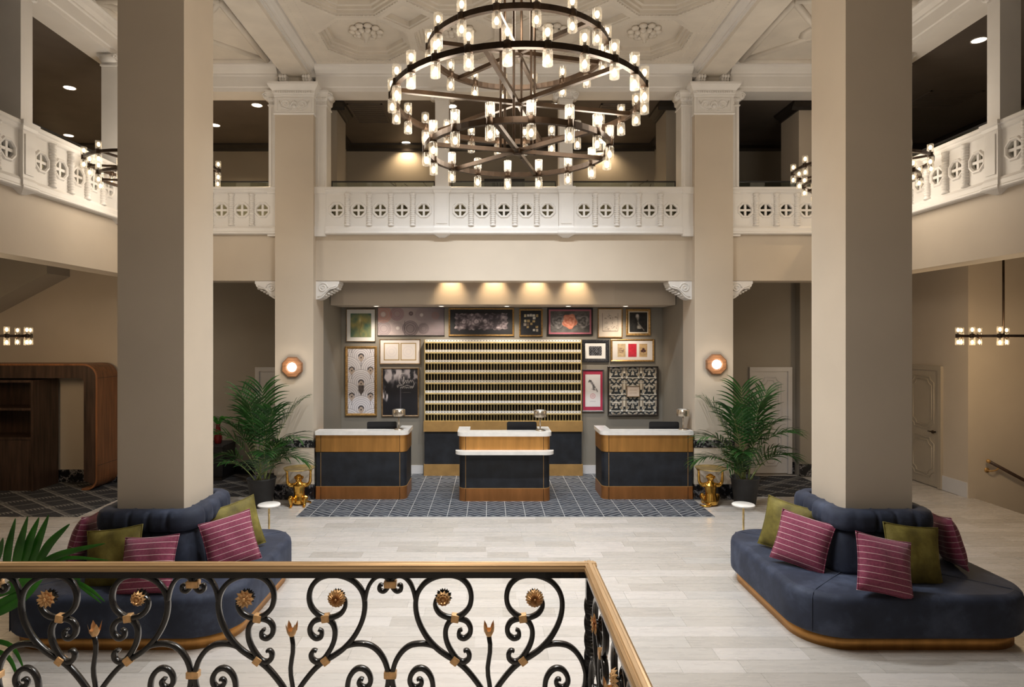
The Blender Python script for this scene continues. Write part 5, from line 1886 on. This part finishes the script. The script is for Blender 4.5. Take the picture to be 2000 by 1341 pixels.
# ------------------------------------------------------------------ landing and wrought-iron railing in the foreground
YR = 3.0; KX = YR / F
struct(bx('floor_landing', M['stone'], -3.6, PX(1152, YR) + .06, -2, YR + .05, 0.0, .60))
rl = thing('scroll_railing', 'black wrought-iron scroll railing with brass handrail across the foreground', 'railing', (PX(762.5, YR), YR, .60))
ZR = PZ(1098, YR) - .60           # top of the handrail above the landing
XC = PX(1152, YR) - PX(762.5, YR)  # corner, in railing coordinates
XL = -3.0
K = .36 * KX


def cp(cx, cy): return ((cx - 507) * K, ZR + .044 - cy * K)


CURVES = {
    'ring_scroll': [(770, 232), (752, 255), (752, 290), (775, 325), (815, 345), (860, 347), (905, 325), (937, 285), (946, 230), (930, 175), (890, 135), (840, 119), (790, 119), (735, 135), (690, 165), (658, 210), (645, 265), (650, 330), (672, 395), (710, 460), (760, 515), (815, 555), (860, 580), (915, 625), (970, 690), (1012, 755), (1034, 830)],
    'lower_scroll': [(897, 412), (880, 422), (882, 450), (908, 460), (935, 440), (942, 405), (925, 372), (895, 357), (858, 355), (825, 373), (808, 410), (808, 455), (822, 500), (848, 545), (875, 578), (905, 588), (930, 572), (935, 545), (922, 526), (905, 530)],
    'heart_scroll': [(808, 550), (770, 520), (725, 497), (675, 489), (620, 497), (575, 527), (540, 577), (522, 630), (517, 665), (524, 725), (552, 795), (602, 838), (660, 842), (710, 810), (737, 750), (733, 685), (708, 640), (675, 622), (640, 632), (617, 665), (615, 700), (635, 725), (662, 722), (678, 700), (668, 681), (652, 684)],
    'top_scroll': [(546, 172), (563, 172), (565, 196), (543, 206), (522, 188), (514, 160), (520, 138), (545, 123), (580, 127), (612, 157), (632, 200), (644, 255)],
}
SC = {}
for nm, pts in CURVES.items():
    P = spline([cp(*p) for p in pts], 5); n = len(P)
    th = [.0235 * min(1.0, .55 + 4.0 * i / n) for i in range(n)]
    if nm in ('lower_scroll', 'heart_scroll'): th = [.0235 * min(1.0, .55 + 4.0 * min(i, n - 1 - i) / n) for i in range(n)]
    if nm == 'top_scroll': th = [.8 * q for q in th]
    SC[nm] = MB().bar(P, th, .026).mesh(nm, M['iron'])
COL = MB().loft([[(x * e, y * e, z) for x, y in rrect(.019, .019, .004, 2)] for e, z in ((.92, -.017), (1, -.014), (1, .014), (.92, .017))], True, True, True, 0, False).mesh('collar', M['gold'])
COLW = MB().loft([[(x * e * 1.55, y * e, z) for x, y in rrect(.019, .019, .004, 2)] for e, z in ((.92, -.016), (1, -.013), (1, .013), (.92, .016))], True, True, True, 0, False).mesh('collar', M['gold'])


def petal_ring(mb, n, r0, r1, wd, y0, y1, m=0, ph=0.0, cup=0.0):
    for k in range(n):
        a = 2 * pi * (k + ph) / n; ca, sa = math.cos(a), math.sin(a)
        def at(r, t_, y): return (r * ca - t_ * sa, y, r * sa + t_ * ca)
        rm = (r0 + r1) * .55
        mb.add([at(r0, -wd * .35, y0), at(r0, wd * .35, y0), at(rm, wd * .5, (y0 + y1) / 2 - cup), at(rm, -wd * .5, (y0 + y1) / 2 - cup), at(r1, 0, y1), at(rm, 0, (y0 + y1) / 2 - cup - wd * .3), at(r0, 0, y0 - wd * .25)],
               [(0, 6, 5, 3), (6, 1, 2, 5), (3, 5, 4), (5, 2, 4)], m, False)


def flower(kind):
    mb = MB()
    if kind == 'daisy':
        petal_ring(mb, 10, .008, .046, .022, -.012, -.018); petal_ring(mb, 10, .006, .036, .018, -.020, -.032, 0, .5)
        mb.sphere((0, -.026, 0), (.010, .008, .010), 8, 5)
    elif kind == 'rosette':
        petal_ring(mb, 12, .010, .038, .020, -.010, -.010, 0, 0, .014); petal_ring(mb, 9, .006, .026, .017, -.018, -.022, 0, .5, .010)
        mb.sphere((0, -.024, 0), (.010, .008, .010), 8, 5)
    else:
        lo = []
        for r, y in ((.002, -.016), (.010, -.024), (.022, -.028), (.036, -.020), (.042, -.010), (.034, -.006)):
            lo.append([((r * (1 + (.08 if k % 2 else -.08) * (r > .015))) * math.cos(2 * pi * k / 36), y + (.004 if k % 2 else -.004) * (r > .008), r * (1 + (.08 if k % 2 else -.08) * (r > .015)) * math.sin(2 * pi * k / 36)) for k in range(36)])
        mb.loft(lo, True, True, False, 0, False); mb.sphere((0, -.027, 0), (.006, .006, .006), 8, 5)
    return mb.mesh(kind, M['gold'])


FL = {k: flower(k) for k in ('daisy', 'rosette', 'fluted_disc')}
b_ = MB(); petal_ring(b_, 10, .006, .043, .020, .004, .012); petal_ring(b_, 10, .006, .038, .018, .006, .022, 0, .5)
b_.tube([(0, -.02, 0), (0, .016, 0)], .006, 8)
FB = b_.mesh('leaf_backing', M['iron'])
tb = MB()
lo = []
for r, z in ((.006, 0), (.013, .004), (.020, .018), (.022, .034)):
    lo.append([(r * math.cos(2 * pi * k / 12), r * math.sin(2 * pi * k / 12), z) for k in range(12)])
tb.loft(lo, True, True, False, 0, True)
for k in range(4):
    a = pi / 2 * k + pi / 4; ca, sa = math.cos(a), math.sin(a)
    def at(r, t_, z): return (r * ca - t_ * sa, r * sa + t_ * ca, z)
    tb.add([at(.020, -.013, .026), at(.023, 0, .022), at(.020, .013, .026), at(.026, .010, .048), at(.031, 0, .070), at(.026, -.010, .048), at(.027, 0, .046)], [(0, 1, 6, 5), (1, 2, 3, 6), (5, 6, 4), (6, 3, 4)], 0, False)
TU = tb.mesh('tulip', M['gold'])
stem_pts = [(1039 + 7 * math.sin(k * 1.1), 452 + k * 42) for k in range(14)]
TS = MB().tube([(cp(*p)[0] - cp(1039, 0)[0], 0, cp(*p)[1]) for p in stem_pts], .0115, 8).mesh('tulip_stem', M['iron'])


def half(ax, s, kind, run, top=True):
    """one half motif at heart axis ax; s mirrors it; run is the object that carries that leg of the railing"""
    for nm, me in SC.items():
        if nm == 'top_scroll' and not top: continue
        link(nm, me, run, (ax, 0, 0), None, (s, 1, 1))
    for c, ang in (((858, 350), 8), ((857, 579), -52)):
        x, z = cp(*c)
        link('collar', COL, run, (ax + s * x, 0, z), (0, math.radians(s * (ang)) if True else 0, 0))
    x, z = cp(795, 238)
    f = link('flower', FL[kind], run, (ax + s * x, -.006, z), (0, random.uniform(0, 1), 0))
    link('leaf_backing', FB, f)


def axis_bits(ax, run):
    for c in ((507, 165), (507, 655)):
        x, z = cp(*c); link('collar', COLW, run, (ax + x, 0, z))
    x, z = cp(507, 840)
    MB().bar([(ax, z + .02), (ax, .10)], .02, .022).build('drop_bar', M['iron'], run)


def tulip(ax, run):
    link('tulip_stem', TS, run, (ax, 0, 0)); link('tulip', TU, run, (ax, 0, cp(0, 452)[1]))


PER = 385 * KX
fr = bpy.data.objects.new('front_run', None); col.objects.link(fr); fr.parent = rl
kinds = {0: ('fluted_disc', 'rosette'), -1: ('rosette', 'daisy'), -2: ('daisy', 'daisy'), 1: ('fluted_disc', None)}
for k in (-2, -1, 0, 1):
    ax = k * PER
    for s, kd in zip((-1, 1), kinds[k]):
        if kd: half(ax, s, kd, fr, k < 1)
    if k < 1: axis_bits(ax, fr)
    tulip(ax - PER / 2, fr)
hp = [(-.030, -.034), (-.030, -.020), (-.024, -.012), (-.026, -.006), (-.018, -.001), (-.011, -.004), (-.007, 0), (.007, 0), (.011, -.004), (.018, -.001), (.026, -.006), (.024, -.012), (.030, -.020), (.030, -.034)]
MB().prism([(p, ZR + q) for p, q in hp], XL, XC + .03, 'x').build('handrail', M['rail'], fr)
bx('top_bar', M['iron'], XL, XC - .012, -.019, .019, ZR - .068, ZR - .034, fr)
bx('bottom_bar', M['iron'], XL, XC - .012, -.016, .016, .07, .10, fr)
# twisted corner post
n = 60; lo = []
for k in range(n + 1):
    z = ZR - .034 - k * (ZR - .034) / n
    a = (k - 9) * .30 if 9 <= k <= 54 else (0 if k < 9 else 45 * .30)
    r = .024
    lo.append([(XC + r * math.cos(a + pi / 4 + pi / 2 * j) * 1.15, r * math.sin(a + pi / 4 + pi / 2 * j) * 1.15, z) for j in range(4)])
MB().loft(lo, True, True, True, 0, False).build('corner_post', M['iron'], fr)
# side run coming towards the viewer
sr = bpy.data.objects.new('side_run', None); col.objects.link(sr); sr.parent = rl
sr.location = (XC, 0, 0); sr.rotation_euler = (0, 0, -pi / 2)
LS = 2.25
MB().prism([(p, ZR + q + .0004) for p, q in hp], -.03, LS, 'x').build('handrail', M['rail'], sr)
bx('top_bar', M['iron'], .012, LS, -.019, .019, ZR - .068, ZR - .034, sr)
bx('bottom_bar', M['iron'], .012, LS, -.016, .016, .07, .10, sr)
for ax, ss_ in ((.03, (1,)), (.03 + PER, (-1, 1)), (.03 + 2 * PER, (-1,))):
    for s in ss_: half(ax, s, 'daisy' if s > 0 else 'rosette', sr, ax > .1)
    if ax > .1: axis_bits(ax, sr)
for ax in (.03 + PER / 2, .03 + 1.5 * PER): tulip(ax, sr)
